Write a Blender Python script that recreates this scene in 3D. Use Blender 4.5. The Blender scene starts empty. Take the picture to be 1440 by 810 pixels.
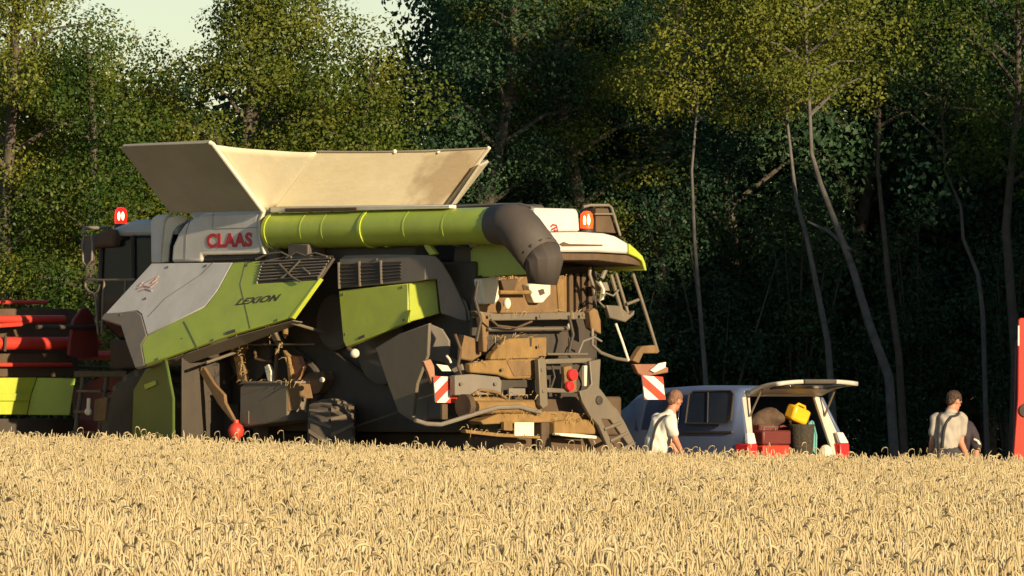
import bpy, bmesh, math, random
import numpy as np
from mathutils import Vector, Matrix, Quaternion

R = math.radians
scene = bpy.context.scene
C = scene.collection

# ------------------------------------------------------------------ camera
F = 11200.0                       # focal length in photo pixels (1440 wide)
HORIZON = 541.0
CAMZ = 1.75
pitch = math.atan((HORIZON - 405.0) / F)
cam_d = bpy.data.cameras.new('camera')
cam = bpy.data.objects.new('camera', cam_d)
C.objects.link(cam)
cam_d.sensor_width = 36.0
cam_d.lens = 36.0 * F / 1440.0
cam_d.clip_start = 1.0
cam_d.clip_end = 8000.0
cam.location = (0, 0, CAMZ)
cam.rotation_euler = (R(90) + pitch, 0, 0)
scene.camera = cam

# ------------------------------------------------------------------ light
SUN_EL = 13.0
SUN_AZ = 54.0                     # degrees from +X towards the camera
ce = math.cos(R(SUN_EL))
SUN = Vector((ce * math.cos(R(SUN_AZ)), -ce * math.sin(R(SUN_AZ)), math.sin(R(SUN_EL))))
world = bpy.data.worlds.new('World')
scene.world = world
world.use_nodes = True
wn = world.node_tree.nodes
bgn = wn['Background']
sky = wn.new('ShaderNodeTexSky')
sky.sky_type = 'NISHITA'
sky.sun_disc = False
sky.sun_elevation = R(SUN_EL)
sky.sun_rotation = R(90 + SUN_AZ)
sky.air_density = 1.0
sky.dust_density = 0.3
sky.ozone_density = 1.5
pale = wn.new('ShaderNodeHueSaturation')          # thin high haze: a paler, less blue sky
pale.inputs['Saturation'].default_value = 0.95
pale.inputs['Value'].default_value = 0.56
world.node_tree.links.new(sky.outputs[0], pale.inputs['Color'])
world.node_tree.links.new(pale.outputs[0], bgn.inputs[0])
bgn.inputs[1].default_value = 0.12
sl = bpy.data.lights.new('sun', 'SUN')
so = bpy.data.objects.new('sun', sl)
C.objects.link(so)
sl.energy = 4.2
sl.angle = R(0.6)
sl.color = (1.0, 0.81, 0.54)
so.rotation_euler = SUN.to_track_quat('Z', 'Y').to_euler()
so.location = (30, -20, 30)
scene.view_settings.view_transform = 'Standard'
scene.view_settings.look = 'None'
scene.view_settings.exposure = 0.88
scene.view_settings.gamma = 1.0
scene.view_settings.use_curve_mapping = False

# ------------------------------------------------------------------ tags
def tag(o, label=None, cat=None, group=None, kind=None):
    if label: o['label'] = label
    if cat: o['category'] = cat
    if group: o['group'] = group
    if kind: o['kind'] = kind
    return o

def empty(name, loc, rz=0.0, label=None, cat=None, group=None):
    o = bpy.data.objects.new(name, None)
    C.objects.link(o)
    o.location = loc
    o.rotation_euler = (0, 0, rz)
    return tag(o, label, cat, group)

def copy_tree(o, parent=None):
    c = o.copy()
    C.objects.link(c)
    if parent: c.parent = parent
    for ch in list(o.children):
        copy_tree(ch, c)
    return c

# ------------------------------------------------------------------ materials
def mat(name, col, rough=0.55, metal=0.0, dust=0.0, dustcol=(0.30, 0.22, 0.13), var=0.12, scale=3.0, emit=None, estr=0.0, spec=0.4, bump=0.0):
    m = bpy.data.materials.new(name)
    m.use_nodes = True
    nt = m.node_tree
    b = nt.nodes['Principled BSDF']
    b.inputs['Roughness'].default_value = rough
    b.inputs['Metallic'].default_value = metal
    b.inputs['Specular IOR Level'].default_value = spec
    tc = nt.nodes.new('ShaderNodeTexCoord')
    n1 = nt.nodes.new('ShaderNodeTexNoise')
    n1.inputs['Scale'].default_value = scale
    n1.inputs['Detail'].default_value = 6
    n1.inputs['Roughness'].default_value = 0.65
    nt.links.new(tc.outputs['Object'], n1.inputs['Vector'])
    r1 = nt.nodes.new('ShaderNodeMapRange')
    r1.inputs['From Min'].default_value = 0.3
    r1.inputs['From Max'].default_value = 0.7
    r1.inputs['To Min'].default_value = 1 - var
    r1.inputs['To Max'].default_value = 1 + var
    nt.links.new(n1.outputs['Fac'], r1.inputs['Value'])
    mul = nt.nodes.new('ShaderNodeVectorMath')
    mul.operation = 'SCALE'
    mul.inputs[0].default_value = col
    nt.links.new(r1.outputs[0], mul.inputs['Scale'])
    out = mul.outputs[0]
    if dust > 0:
        n2 = nt.nodes.new('ShaderNodeTexNoise')
        n2.inputs['Scale'].default_value = scale * 0.6
        n2.inputs['Detail'].default_value = 8
        n2.inputs['Roughness'].default_value = 0.7
        mp = nt.nodes.new('ShaderNodeMapping'); mp.inputs['Scale'].default_value = (1.3, 1.3, .45)
        nt.links.new(tc.outputs['Object'], mp.inputs['Vector']); nt.links.new(mp.outputs[0], n2.inputs['Vector'])
        r2 = nt.nodes.new('ShaderNodeMapRange')
        r2.inputs['From Min'].default_value = 0.35
        r2.inputs['From Max'].default_value = 0.75
        r2.inputs['To Min'].default_value = dust * 0.35
        r2.inputs['To Max'].default_value = min(1.0, dust * 1.25)
        nt.links.new(n2.outputs['Fac'], r2.inputs['Value'])
        mx = nt.nodes.new('ShaderNodeMix')
        mx.data_type = 'RGBA'
        nt.links.new(r2.outputs[0], mx.inputs[0])
        nt.links.new(out, mx.inputs[6])
        mx.inputs[7].default_value = (*dustcol, 1)
        out = mx.outputs[2]
    nt.links.new(out, b.inputs['Base Color'])
    if bump:
        bp = nt.nodes.new('ShaderNodeBump')
        bp.inputs['Strength'].default_value = bump
        bp.inputs['Distance'].default_value = 0.02
        nt.links.new(n1.outputs['Fac'], bp.inputs['Height'])
        nt.links.new(bp.outputs[0], b.inputs['Normal'])
    if emit:
        b.inputs['Emission Color'].default_value = (*emit, 1)
        b.inputs['Emission Strength'].default_value = estr
    return m

def leaf_mat(name, c1, c2, trans=0.42):
    m = bpy.data.materials.new(name)
    m.use_nodes = True
    nt = m.node_tree
    nt.nodes.remove(nt.nodes['Principled BSDF'])
    out = nt.nodes['Material Output']
    tc = nt.nodes.new('ShaderNodeTexCoord')
    oi = nt.nodes.new('ShaderNodeObjectInfo')
    n = nt.nodes.new('ShaderNodeTexNoise')
    n.inputs['Scale'].default_value = 1.3
    n.inputs['Detail'].default_value = 5
    nt.links.new(tc.outputs['Object'], n.inputs['Vector'])
    a = nt.nodes.new('ShaderNodeMath'); a.operation = 'MULTIPLY_ADD'
    nt.links.new(oi.outputs['Random'], a.inputs[0])
    a.inputs[1].default_value = 0.35
    a.inputs[2].default_value = -0.17
    s = nt.nodes.new('ShaderNodeMath'); s.operation = 'ADD'
    nt.links.new(n.outputs['Fac'], s.inputs[0]); nt.links.new(a.outputs[0], s.inputs[1])
    mr = nt.nodes.new('ShaderNodeMapRange')
    mr.inputs['From Min'].default_value = 0.3
    mr.inputs['From Max'].default_value = 0.75
    nt.links.new(s.outputs[0], mr.inputs['Value'])
    mx = nt.nodes.new('ShaderNodeMix'); mx.data_type = 'RGBA'
    mx.inputs[6].default_value = (*c1, 1)
    mx.inputs[7].default_value = (*c2, 1)
    nt.links.new(mr.outputs[0], mx.inputs[0])
    d = nt.nodes.new('ShaderNodeBsdfDiffuse')
    t = nt.nodes.new('ShaderNodeBsdfTranslucent')
    g = nt.nodes.new('ShaderNodeBsdfGlossy')
    g.inputs['Roughness'].default_value = 0.45
    g.inputs['Color'].default_value = (0.5, 0.5, 0.45, 1)
    nt.links.new(mx.outputs[2], d.inputs['Color'])
    nt.links.new(mx.outputs[2], t.inputs['Color'])
    ms = nt.nodes.new('ShaderNodeMixShader'); ms.inputs[0].default_value = trans
    nt.links.new(d.outputs[0], ms.inputs[1]); nt.links.new(t.outputs[0], ms.inputs[2])
    m2 = nt.nodes.new('ShaderNodeMixShader'); m2.inputs[0].default_value = 0.02
    nt.links.new(ms.outputs[0], m2.inputs[1]); nt.links.new(g.outputs[0], m2.inputs[2])
    nt.links.new(m2.outputs[0], out.inputs['Surface'])
    return m

M = {
 'white':   mat('white_paint', (0.62, 0.60, 0.57), 0.4, dust=0.42, dustcol=(0.42, 0.35, 0.24)),
 'cream':   mat('cream_plastic', (0.72, 0.66, 0.50), 0.45, dust=0.2, dustcol=(0.5, 0.42, 0.28)),
 'lime':    mat('lime_paint', (0.42, 0.50, 0.03), 0.38, dust=0.28, dustcol=(0.33, 0.27, 0.12)),
 'green':   mat('green_paint', (0.37, 0.48, 0.038), 0.4, dust=0.30, dustcol=(0.34, 0.31, 0.12)),
 'grey':    mat('grey_plastic', (0.14, 0.125, 0.105), 0.6, dust=0.45, dustcol=(0.28, 0.22, 0.15)),
 'dgrey':   mat('dark_grey_plastic', (0.050, 0.047, 0.042), 0.6, dust=0.4, dustcol=(0.17, 0.125, 0.08)),
 'slate':   mat('slate_panel', (0.13, 0.115, 0.09), 0.55, dust=0.5, dustcol=(0.22, 0.165, 0.10)),
 'black':   mat('black_steel', (0.026, 0.023, 0.020), 0.65, dust=0.4, dustcol=(0.12, 0.086, 0.052)),
 'dirt':    mat('dusty_brown_steel', (0.10, 0.062, 0.032), 0.8, dust=0.55, dustcol=(0.30, 0.17, 0.062), var=0.35, scale=6, bump=0.4),
 'straw':   mat('straw_dust_steel', (0.15, 0.088, 0.032), 0.85, dust=0.55, dustcol=(0.36, 0.21, 0.065), var=0.3, scale=6, bump=0.5),
 'brown':   mat('dark_brown_steel', (0.05, 0.034, 0.023), 0.75, dust=0.5, dustcol=(0.18, 0.105, 0.045), var=0.35, scale=5),
 'steel':   mat('dusty_steel', (0.13, 0.115, 0.095), 0.5, 0.2, dust=0.4, dustcol=(0.27, 0.195, 0.10)),
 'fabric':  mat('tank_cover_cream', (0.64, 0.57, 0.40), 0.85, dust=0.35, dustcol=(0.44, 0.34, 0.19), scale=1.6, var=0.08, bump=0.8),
 'fabric_shaded': mat('shaded_tank_cover', (0.36, 0.33, 0.28), 0.8, dust=0.5, dustcol=(0.42, 0.35, 0.22), scale=1.4, var=0.2),  # shade put into the colour: darker copy for the side covers
 'red':     mat('red_paint', (0.55, 0.030, 0.018), 0.45, dust=0.25, dustcol=(0.3, 0.12, 0.06)),
 'redmark': mat('red_lettering', (0.50, 0.03, 0.03), 0.5),
 'pinkmark': mat('faded_red_emblem', (0.55, 0.36, 0.32), 0.6),
 'boardred': mat('warning_red', (0.75, 0.05, 0.025), 0.45, dust=0.12),
 'boardwhite': mat('warning_white', (0.80, 0.75, 0.62), 0.5, dust=0.15),
 'rubber':  mat('tyre_rubber', (0.035, 0.030, 0.025), 0.85, dust=0.6, dustcol=(0.13, 0.10, 0.065), bump=0.3),
 'tread':   mat('dusty_tyre_tread', (0.11, 0.085, 0.058), 0.9, dust=0.5, dustcol=(0.19, 0.14, 0.09), scale=8),
 'glass':   mat('cab_glass', (0.008, 0.012, 0.011), 0.22, spec=0.25),
 'cabroof': mat('cab_roof_pale', (0.40, 0.45, 0.48), 0.4, dust=0.15),
 'lampred': mat('red_beacon', (0.5, 0.01, 0.006), 0.3, emit=(1.0, 0.015, 0.008), estr=1.1),
 'lampamber': mat('amber_beacon', (0.6, 0.05, 0.01), 0.3, emit=(1.0, 0.06, 0.008), estr=1.3),
 'lampcore': mat('beacon_core', (1, .9, .7), 0.3, emit=(1.0, 0.75, 0.40), estr=6.0),
 'redlens': mat('red_tail_lens', (0.70, 0.03, 0.03), 0.25),
 'vanblue': mat('blue_grey_van_paint', (0.085, 0.120, 0.220), 0.35, 0.1, dust=0.15, dustcol=(0.25, 0.23, 0.2)),
 'vanglass': mat('tinted_van_glass', (0.022, 0.032, 0.05), 0.14, spec=0.5),
 'vantrim': mat('van_trim_pale', (0.55, 0.50, 0.42), 0.5, dust=0.3),
 'lining':  mat('dark_van_lining', (0.028, 0.020, 0.018), 0.9),
 'skin':    mat('ruddy_skin', (0.50, 0.21, 0.125), 0.55, var=0.08, scale=12),  # one even ruddy tone
 'hair':    mat('brown_hair', (0.055, 0.030, 0.016), 0.7, var=0.3, scale=40),
 'grizzled': mat('short_reddish_hair', (0.20, 0.095, 0.055), 0.7, var=0.2, scale=40),
 'shirt':   mat('off_white_shirt', (0.66, 0.60, 0.48), 0.85, var=0.08, scale=6, bump=0.15),
 'shirt2':  mat('beige_tshirt', (0.36, 0.315, 0.255), 0.85, var=0.1, scale=6, bump=0.15),
 'trouser': mat('dark_work_trousers', (0.045, 0.042, 0.045), 0.9, var=0.2),
 'trouser2': mat('greyish_trousers', (0.22, 0.19, 0.18), 0.9, var=0.2),
 'strap':   mat('dark_braces', (0.03, 0.025, 0.022), 0.8),
 'navy':    mat('dark_purple_jacket', (0.040, 0.028, 0.034), 0.85, var=0.2),
 'boot':    mat('black_boot', (0.02, 0.018, 0.016), 0.7),
 'yellow':  mat('yellow_plastic', (0.80, 0.42, 0.02), 0.4),
 'teal':    mat('teal_plastic', (0.12, 0.34, 0.30), 0.5),
 'sack':    mat('brown_sacking', (0.10, 0.062, 0.040), 0.9, var=0.3, scale=14, bump=0.5),
 'basket':  mat('dark_basket', (0.055, 0.045, 0.03), 0.9, var=0.5, scale=30, bump=0.8),
 'palecloth': mat('pale_cloth', (0.62, 0.60, 0.46), 0.9, bump=0.3, scale=9),
 'plate':   mat('pale_number_plate', (0.78, 0.70, 0.48), 0.4),
 'bark':    mat('dark_bark', (0.085, 0.068, 0.05), 0.9, var=0.35, scale=7, bump=0.6),
 'palebark': mat('pale_grey_bark', (0.115, 0.10, 0.088), 0.85, var=0.4, scale=5, bump=0.5),
}

# ------------------------------------------------------------------ mesh builder
class MB:
    def __init__(s):
        s.bm = bmesh.new()
    def prism(s, pts, vec):
        """closed polygon (3-D points) extruded along vec"""
        vec = Vector(vec)
        a = [s.bm.verts.new(p) for p in pts]
        b = [s.bm.verts.new(Vector(p) + vec) for p in pts]
        n = len(pts)
        s.bm.faces.new(a)
        s.bm.faces.new(list(reversed(b)))
        for i in range(n):
            j = (i + 1) % n
            s.bm.faces.new((a[j], a[i], b[i], b[j]))
        return s
    def box(s, lo, hi, rot=None, piv=None):
        x0, y0, z0 = lo; x1, y1, z1 = hi
        v = [Vector(p) for p in ((x0,y0,z0),(x1,y0,z0),(x1,y1,z0),(x0,y1,z0),(x0,y0,z1),(x1,y0,z1),(x1,y1,z1),(x0,y1,z1))]
        if rot is not None:
            pv = Vector(piv) if piv is not None else (Vector(lo) + Vector(hi)) / 2
            v = [rot @ (p - pv) + pv for p in v]
        q = [s.bm.verts.new(p) for p in v]
        for f in ((0,3,2,1),(4,5,6,7),(0,1,5,4),(1,2,6,5),(2,3,7,6),(3,0,4,7)):
            s.bm.faces.new([q[i] for i in f])
        return s
    def tube(s, path, rad, n=8, cap=True):
        path = [Vector(p) for p in path]
        rads = rad if isinstance(rad, (list, tuple)) else [rad] * len(path)
        rings = []
        up = None
        for i, p in enumerate(path):
            d = (path[min(i+1, len(path)-1)] - path[max(i-1, 0)]).normalized()
            if up is None:
                up = Vector((0,0,1)) if abs(d.z) < 0.9 else Vector((1,0,0))
            a = d.cross(up)
            if a.length < 1e-4: a = d.cross(Vector((1,0,0)))
            a.normalize(); b = a.cross(d).normalized(); up = b
            rings.append([s.bm.verts.new(p + (a*math.cos(t) + b*math.sin(t)) * rads[i]) for t in [2*math.pi*k/n for k in range(n)]])
        for i in range(len(rings)-1):
            for k in range(n):
                s.bm.faces.new((rings[i][k], rings[i][(k+1)%n], rings[i+1][(k+1)%n], rings[i+1][k]))
        if cap:
            s.bm.faces.new(list(reversed(rings[0]))); s.bm.faces.new(rings[-1])
        return s
    def lathe(s, prof, origin, axis, n=32):
        """prof: list of (radius, t along axis)"""
        axis = Vector(axis).normalized(); o = Vector(origin)
        a = axis.orthogonal().normalized(); b = axis.cross(a)
        rings = []
        for r, t in prof:
            rings.append([s.bm.verts.new(o + axis*t + (a*math.cos(2*math.pi*k/n) + b*math.sin(2*math.pi*k/n))*max(r,1e-4)) for k in range(n)])
        for i in range(len(rings)-1):
            for k in range(n):
                s.bm.faces.new((rings[i][k], rings[i][(k+1)%n], rings[i+1][(k+1)%n], rings[i+1][k]))
        s.bm.faces.new(list(reversed(rings[0]))); s.bm.faces.new(rings[-1])
        return s
    def ball(s, c, rad, rot=None, u=16, v=10):
        c = Vector(c); rx, ry, rz = rad if isinstance(rad,(tuple,list)) else (rad,)*3
        rings = []
        top = Vector((0,0,rz)); bot = Vector((0,0,-rz))
        tr = (lambda p: (rot @ p if rot is not None else p) + c)
        vt = s.bm.verts.new(tr(top)); vb = s.bm.verts.new(tr(bot))
        for i in range(1, v):
            ph = math.pi * i / v
            rings.append([s.bm.verts.new(tr(Vector((rx*math.sin(ph)*math.cos(2*math.pi*k/u), ry*math.sin(ph)*math.sin(2*math.pi*k/u), rz*math.cos(ph))))) for k in range(u)])
        for k in range(u):
            s.bm.faces.new((vt, rings[0][k], rings[0][(k+1)%u]))
            s.bm.faces.new((vb, rings[-1][(k+1)%u], rings[-1][k]))
        for i in range(len(rings)-1):
            for k in range(u):
                s.bm.faces.new((rings[i][k], rings[i+1][k], rings[i+1][(k+1)%u], rings[i][(k+1)%u]))
        return s
    def grid(s, fn, nu, nv):
        g = [[s.bm.verts.new(fn(i/nu, j/nv)) for j in range(nv+1)] for i in range(nu+1)]
        for i in range(nu):
            for j in range(nv):
                s.bm.faces.new((g[i][j], g[i+1][j], g[i+1][j+1], g[i][j+1]))
        return s
    def build(s, name, m, parent=None, bevel=0.0, smooth=35, solid=0.0):
        bmesh.ops.recalc_face_normals(s.bm, faces=s.bm.faces[:])
        me = bpy.data.meshes.new(name)
        s.bm.to_mesh(me); s.bm.free()
        o = bpy.data.objects.new(name, me)
        C.objects.link(o)
        if m: me.materials.append(M[m] if isinstance(m, str) else m)
        if parent: o.parent = parent
        if smooth:
            for p in me.polygons: p.use_smooth = True
            me.set_sharp_from_angle(angle=R(smooth))
        if solid:
            md = o.modifiers.new('solid', 'SOLIDIFY'); md.thickness = solid; md.offset = 0
        if bevel:
            md = o.modifiers.new('bevel', 'BEVEL'); md.width = bevel; md.segments = 2; md.limit_method = 'ANGLE'; md.angle_limit = R(40)
        return o

# ------------------------------------------------------------------ photo rays
FWD = Vector((0, math.cos(pitch), math.sin(pitch)))
UPV = Vector((0, -math.sin(pitch), math.cos(pitch)))
CAM = Vector((0, 0, CAMZ))
def ray(px, py):
    return FWD * F + Vector((px - 720.0, 0, 0)) + UPV * (405.0 - py)
def at(px, py, Y):
    d = ray(px, py)
    return CAM + d * (Y / d.y)

class Frame:
    """a thing's own axes: x forward, y left, z up; turns photo points on a plane into local points"""
    def __init__(s, px, Y, heading, z=0.0):
        s.o = Vector(((px - 720.0) / F * Y, Y, z))
        s.rz = heading
        s.q = Matrix.Rotation(-heading, 3, 'Z')
    def pt(s, px, py, plane):
        p0, n = plane
        c = s.q @ (CAM - s.o); d = s.q @ ray(px, py)
        t = (Vector(p0) - c).dot(n) / d.dot(n)
        return c + d * t
    def poly(s, pts, plane):
        return [s.pt(x, y, plane) for x, y in pts]
def side(v): return (Vector((0, v, 0)), Vector((0, 1, 0)))
def rear(u): return (Vector((u, 0, 0)), Vector((-1, 0, 0)))
def tilt(p0, n): return (Vector(p0), Vector(n).normalized())

def plate(fr, name, pts, plane, th, m, parent, bevel=0.006, lift=0.0):
    n = plane[1]
    P = [p + n * lift for p in fr.poly(pts, plane)]
    return MB().prism(P, -n * th).build(name, m, parent, bevel)

# ------------------------------------------------------------------ block letters
def lettering(fr, name, text, quad, plane, m, parent, th=0.006, shear=0.0, bold=0.03):
    """raised lettering filling a photo quad (tl, tr, br, bl) on a plane"""
    cu = bpy.data.curves.new(name, 'FONT'); cu.body = text; cu.extrude = 0.5; cu.offset = bold; cu.shear = shear; cu.space_character = 1.06
    tmp = bpy.data.objects.new(name, cu); C.objects.link(tmp)
    dg = bpy.context.evaluated_depsgraph_get()
    me = bpy.data.meshes.new_from_object(tmp.evaluated_get(dg))
    bpy.data.objects.remove(tmp); bpy.data.curves.remove(cu)
    co = np.empty(len(me.vertices)*3); me.vertices.foreach_get('co', co); co = co.reshape(-1,3)
    lo, hi = co.min(0), co.max(0); co = (co-lo)/(hi-lo)
    tl, tr, br, bl = [fr.pt(x, y, plane) for x, y in quad]; n = plane[1]
    out = []
    for x, y, z in co:
        p = bl.lerp(br, x).lerp(tl.lerp(tr, x), y)
        out.append(p + n*(th*(z*1.6-.6)))
    for v, p in zip(me.vertices, out): v.co = p
    me.name = name; me.materials.clear(); me.materials.append(M[m])
    o = bpy.data.objects.new(name, me); C.objects.link(o); o.parent = parent
    return o

rng = np.random.default_rng(7)
random.seed(7)

# ================================================================== GROUND
def sstep(x, a, b):
    t = np.clip((x - a) / (b - a), 0, 1)
    return t*t*(3 - 2*t)
def terrain(x, y):
    """the crop stands on a gentle bank that is higher on the left"""
    x = np.asarray(x, float); y = np.asarray(y, float)
    s = np.where(x < 0, -0.030*np.maximum(x, -16), -0.012*np.minimum(x, 16))
    return s * (1 - sstep(y, 97.0, 104.0)) * sstep(y, 20, 60)
def axis_pts(near, far):
    return near
xs = np.concatenate([[-3000,-800,-200,-60], np.linspace(-24, 24, 49), [60,200,800,3000]])
ys = np.concatenate([[-600,-50,0], np.linspace(10, 150, 71), [200,400,1200,4000]])
mb = MB()
vg = [[mb.bm.verts.new((x, y, float(terrain(x, y)))) for y in ys] for x in xs]
for i in range(len(xs)-1):
    for j in range(len(ys)-1):
        mb.bm.faces.new((vg[i][j], vg[i+1][j], vg[i+1][j+1], vg[i][j+1]))
M['soil'] = mat('stubble_soil', (0.26, 0.19, 0.10), 0.95, dust=0.6, dustcol=(0.36, 0.28, 0.15), scale=4, var=0.3, bump=0.6)
M['floor'] = mat('forest_floor', (0.035, 0.032, 0.018), 0.95, dust=0.4, dustcol=(0.05, 0.06, 0.02), scale=2, var=0.4, bump=0.6)
tag(mb.build('ground', 'soil', None, smooth=60), kind='structure')
mb = MB()
mb.grid(lambda a, b: (-300 + 600*a, 117 + 500*b + 1.2*math.sin(a*90)*(1-b), 0.012), 120, 10)
tag(mb.build('forest_floor', 'floor', None, smooth=60), kind='structure')

# ================================================================== COMBINE
HEAD = R(132.0)
cf = Frame(830, 100.0, HEAD)
comb = empty('combine_harvester', cf.o, HEAD, 'green and white combine harvester with raised side panels and open grain tank', 'combine harvester')
def cplate(name, pts, plane, th, m, parent=comb, bevel=0.006, lift=0.0):
    return plate(cf, name, pts, plane, th, m, parent, bevel, lift)
def cpt(px, py, plane): return cf.pt(px, py, plane)
def ctube(name, pts, plane, r, m, parent=comb, n=8):
    return MB().tube([cpt(x, y, plane) for x, y in pts], r, n).build(name, m, parent)

# ---- dark inner body
mb = MB()
mb.box((1.0, -1.05, 1.15), (6.9, 1.05, 3.30))
mb.box((1.2, -0.75, 0.75), (6.4, 0.75, 1.15))
mb.box((6.9, -0.65, 1.3), (8.6, 0.65, 1.95))
mb.build('inner_body', 'black', comb, 0.03)
MB().box((2.0, -1.18, 3.30), (4.3, 1.18, 3.62)).box((2.1, -1.1, 3.62), (4.2, 1.0, 3.80)).build('engine_deck', 'dgrey', comb, 0.04)
# inner side machinery: pulleys, belts
for (u, w, r_) in ((5.3, 2.2, .42), (4.2, 1.75, .30), (3.6, 2.55, .36), (2.7, 2.2, .45), (6.2, 1.9, .33), (4.7, 2.75, .22)):
    mb = MB().lathe([(r_*.3, 0), (r_*.95, 0.0), (r_, .02), (r_, .07), (r_*.9, .09), (r_*.3, .05)], (u, 1.06, w), (0, 1, 0), 28)
    mb.build('drive_pulley', 'dgrey', comb)
def belt(a, b, r1, r2):
    mb = MB()
    a = Vector((a[0], 1.10, a[1])); b = Vector((b[0], 1.10, b[1]))
    d = (b-a).normalized(); nn = Vector((-d.z, 0, d.x))
    mb.tube([a+nn*r1, b+nn*r2, b+d*r2, b-nn*r2, a-nn*r1, a-d*r1, a+nn*r1], .022, 6)
    mb.build('drive_belt', 'black', comb)
belt((5.3,2.2),(4.2,1.75),.42,.30); belt((3.6,2.55),(2.7,2.2),.36,.45); belt((4.7,2.75),(6.2,1.9),.22,.33)

# ---- front raised side panel (hinged at its top edge, swung outwards)
h0 = cpt(340, 366, side(1.5))
P1 = tilt(h0, (0, math.cos(R(22)), math.sin(R(22))))
front_panel = cplate('front_side_panel', [(213,370),(327,369),(306,408),(288,431),(207,471),(199,442),(193,437),(145,444)], P1, .05, 'white', bevel=.012)
cplate('green_section', [(327.5,369),(366,367),(361,399),(443,394),(447,394),(406,447),(330,469),(240,500),(204,513),(199,485),(207,471.5),(288.5,431.5),(306.5,408)], P1, .05, 'green', front_panel, bevel=.01)
cplate('panel_end_edge', [(447.5,393),(451,391),(411,447),(406.5,447.5)], P1, .06, 'lime', front_panel, .004, .006)
cplate('vent_frame', [(366.5,367),(468,362),(447,393),(361.5,398.5)], P1, .04, 'dgrey', front_panel, .006, -.012)
mb = MB()
for k in range(7):
    t0 = k/7+.02
    a = Vector((367,368)).lerp(Vector((362,398)), t0); b = Vector((466,363)).lerp(Vector((446,392)), t0)
    mb.tube([cpt(a.x,a.y,P1)+P1[1]*.01, cpt(b.x,b.y,P1)+P1[1]*.01], .012, 6)
mb.build('vent_slats', 'grey', front_panel)
ctube('rim_rod', [(361,399),(368,372),(375,367),(400,362),(468,361),(458,375),(447,392)], P1, .014, 'steel', front_panel)
cplate('wheel_arch_trim', [(142,449),(147,440.5),(192,437.5),(198.5,443),(206.5,472),(198.5,485),(203.5,513),(190,517.5),(178,484),(170,458)], P1, .07, 'grey', front_panel, .012, .004)
# underside lip
a0 = [cpt(x,y,P1) for x,y in ((200,513.5),(240,501),(330,470),(408,448))]
mb = MB()
lip = [p - P1[1]*.05 for p in a0]
inn = [p + Vector((0,-.16,-.09 if i not in (0,3) else -.02)) for i,p in enumerate(lip)]
for i in range(3):
    mb.prism([lip[i], lip[i+1], inn[i+1], inn[i]], Vector((0,0,-.012)))
mb.build('lower_lip', 'slate', front_panel)
lettering(cf, 'model_lettering', 'LEXION', [(337,420),(396,413.5),(391,423),(331,429.5)], P1, 'black', front_panel, .005, .25, .02)
# faded emblem (strokes)
mb = MB()
for st in ([(194,406),(203,402),(212,404),(221,397)], [(198,409),(206,406),(214,409)], [(203,400),(213,394),(223,389)], [(214,398),(221,392)], [(196,402),(201,398)]):
    mb.tube([cpt(x,y,P1)+P1[1]*.002 for x,y in st], .011, 5)
mb.build('emblem', 'pinkmark', front_panel)
def seam(pts, plane, parent, m='dgrey', w=.006, name='seam'):
    MB().tube([cpt(x,y,plane)+plane[1]*.0015 for x,y in pts], w, 5).build(name, m, parent)
seam([(259,452),(279,492)], P1, front_panel); seam([(300,369),(283,386),(232,420),(208,446)], P1, front_panel, 'grey', .004)
seam([(346,368),(338,400),(352,462)], P1, front_panel, 'dgrey', .004)
for x, y in ((236,376),(290,374),(348,373),(222,505),(300,478),(390,450),(205,420),(170,443)):
    MB().lathe([(.004,0),(.018,0),(.018,.008),(.004,.010)], cpt(x,y,P1)+P1[1]*.003, P1[1], 10).build('panel_screw', 'steel', front_panel)
cplate('panel_latch', [(318,467),(331,463),(332,467),(319,471)], P1, .015, 'dgrey', front_panel, .003, .012)
# gas struts holding it up
MB().tube([cpt(282,506,P1)-P1[1]*.1, Vector((5.25,1.10,2.25))], .02, 8).build('gas_strut', 'steel', comb)
MB().tube([cpt(400,449,P1)-P1[1]*.1, Vector((3.75,1.10,2.4))], .02, 8).build('gas_strut', 'steel', comb)

# ---- rear side panel
P2 = tilt((0, 1.55, 0), (0, 1, 0.05))
rsp = cplate('rear_side_panel', [(476,405),(477,364),(485,359),(540,357.5),(598,358.5),(598,393.5),(574,397.5)], P2, .05, 'grey', bevel=.012)
cplate('lime_section', [(476.5,409),(574,398.5),(574,453),(487.5,489),(483,480)], P2, .06, 'lime', rsp, .012, .006)
# the rear end of the panel bends round the corner of the machine
corner = cpt(574, 425, P2); c2 = cpt(598, 375, P2)
P2b = tilt(corner, (-.70, .71, 0.03)); P2c = tilt(c2, (-.60, .79, 0.08))
cplate('lime_corner', [(574.6,398.5),(613,392.5),(618,441),(575,453)], P2b, .06, 'lime', rsp, .012, .006)
cplate('grey_corner', [(598.5,358.5),(612,360),(622,370),(635,392),(645,412),(655,434),(657,452),(647,450),(628,443),(619.5,441),(614,392.5),(598.5,393.5)], P2c, .05, 'grey', rsp, .014)
cplate('corner_seal', [(649,418),(655,424),(661.5,444),(661,451),(658,451),(655,434)], P2c, .04, 'steel', rsp, .006, -.02)
for k, (xa, xb) in enumerate(((478,504.5),(507.5,534.5),(538,565))):
    f = lambda x, top: (371.5 - (x-478)*.045) if top else (404 - (x-478)*.115)
    w_ = cplate('vent', [(xa,f(xa,1)),(xb,f(xb,1)),(xb,f(xb,0)),(xa+.6,f(xa,0))], P2, .03, 'black', rsp, .004, .004)
    mb = MB()
    for j in range(1, 6):
        t = j/6
        mb.tube([cpt(xa+1, f(xa,1)*(1-t)+f(xa,0)*t, P2)+P2[1]*.008, cpt(xb-1, f(xb,1)*(1-t)+f(xb,0)*t, P2)+P2[1]*.008], .008, 5)
    mb.build('slats', 'dgrey', w_)
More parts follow.
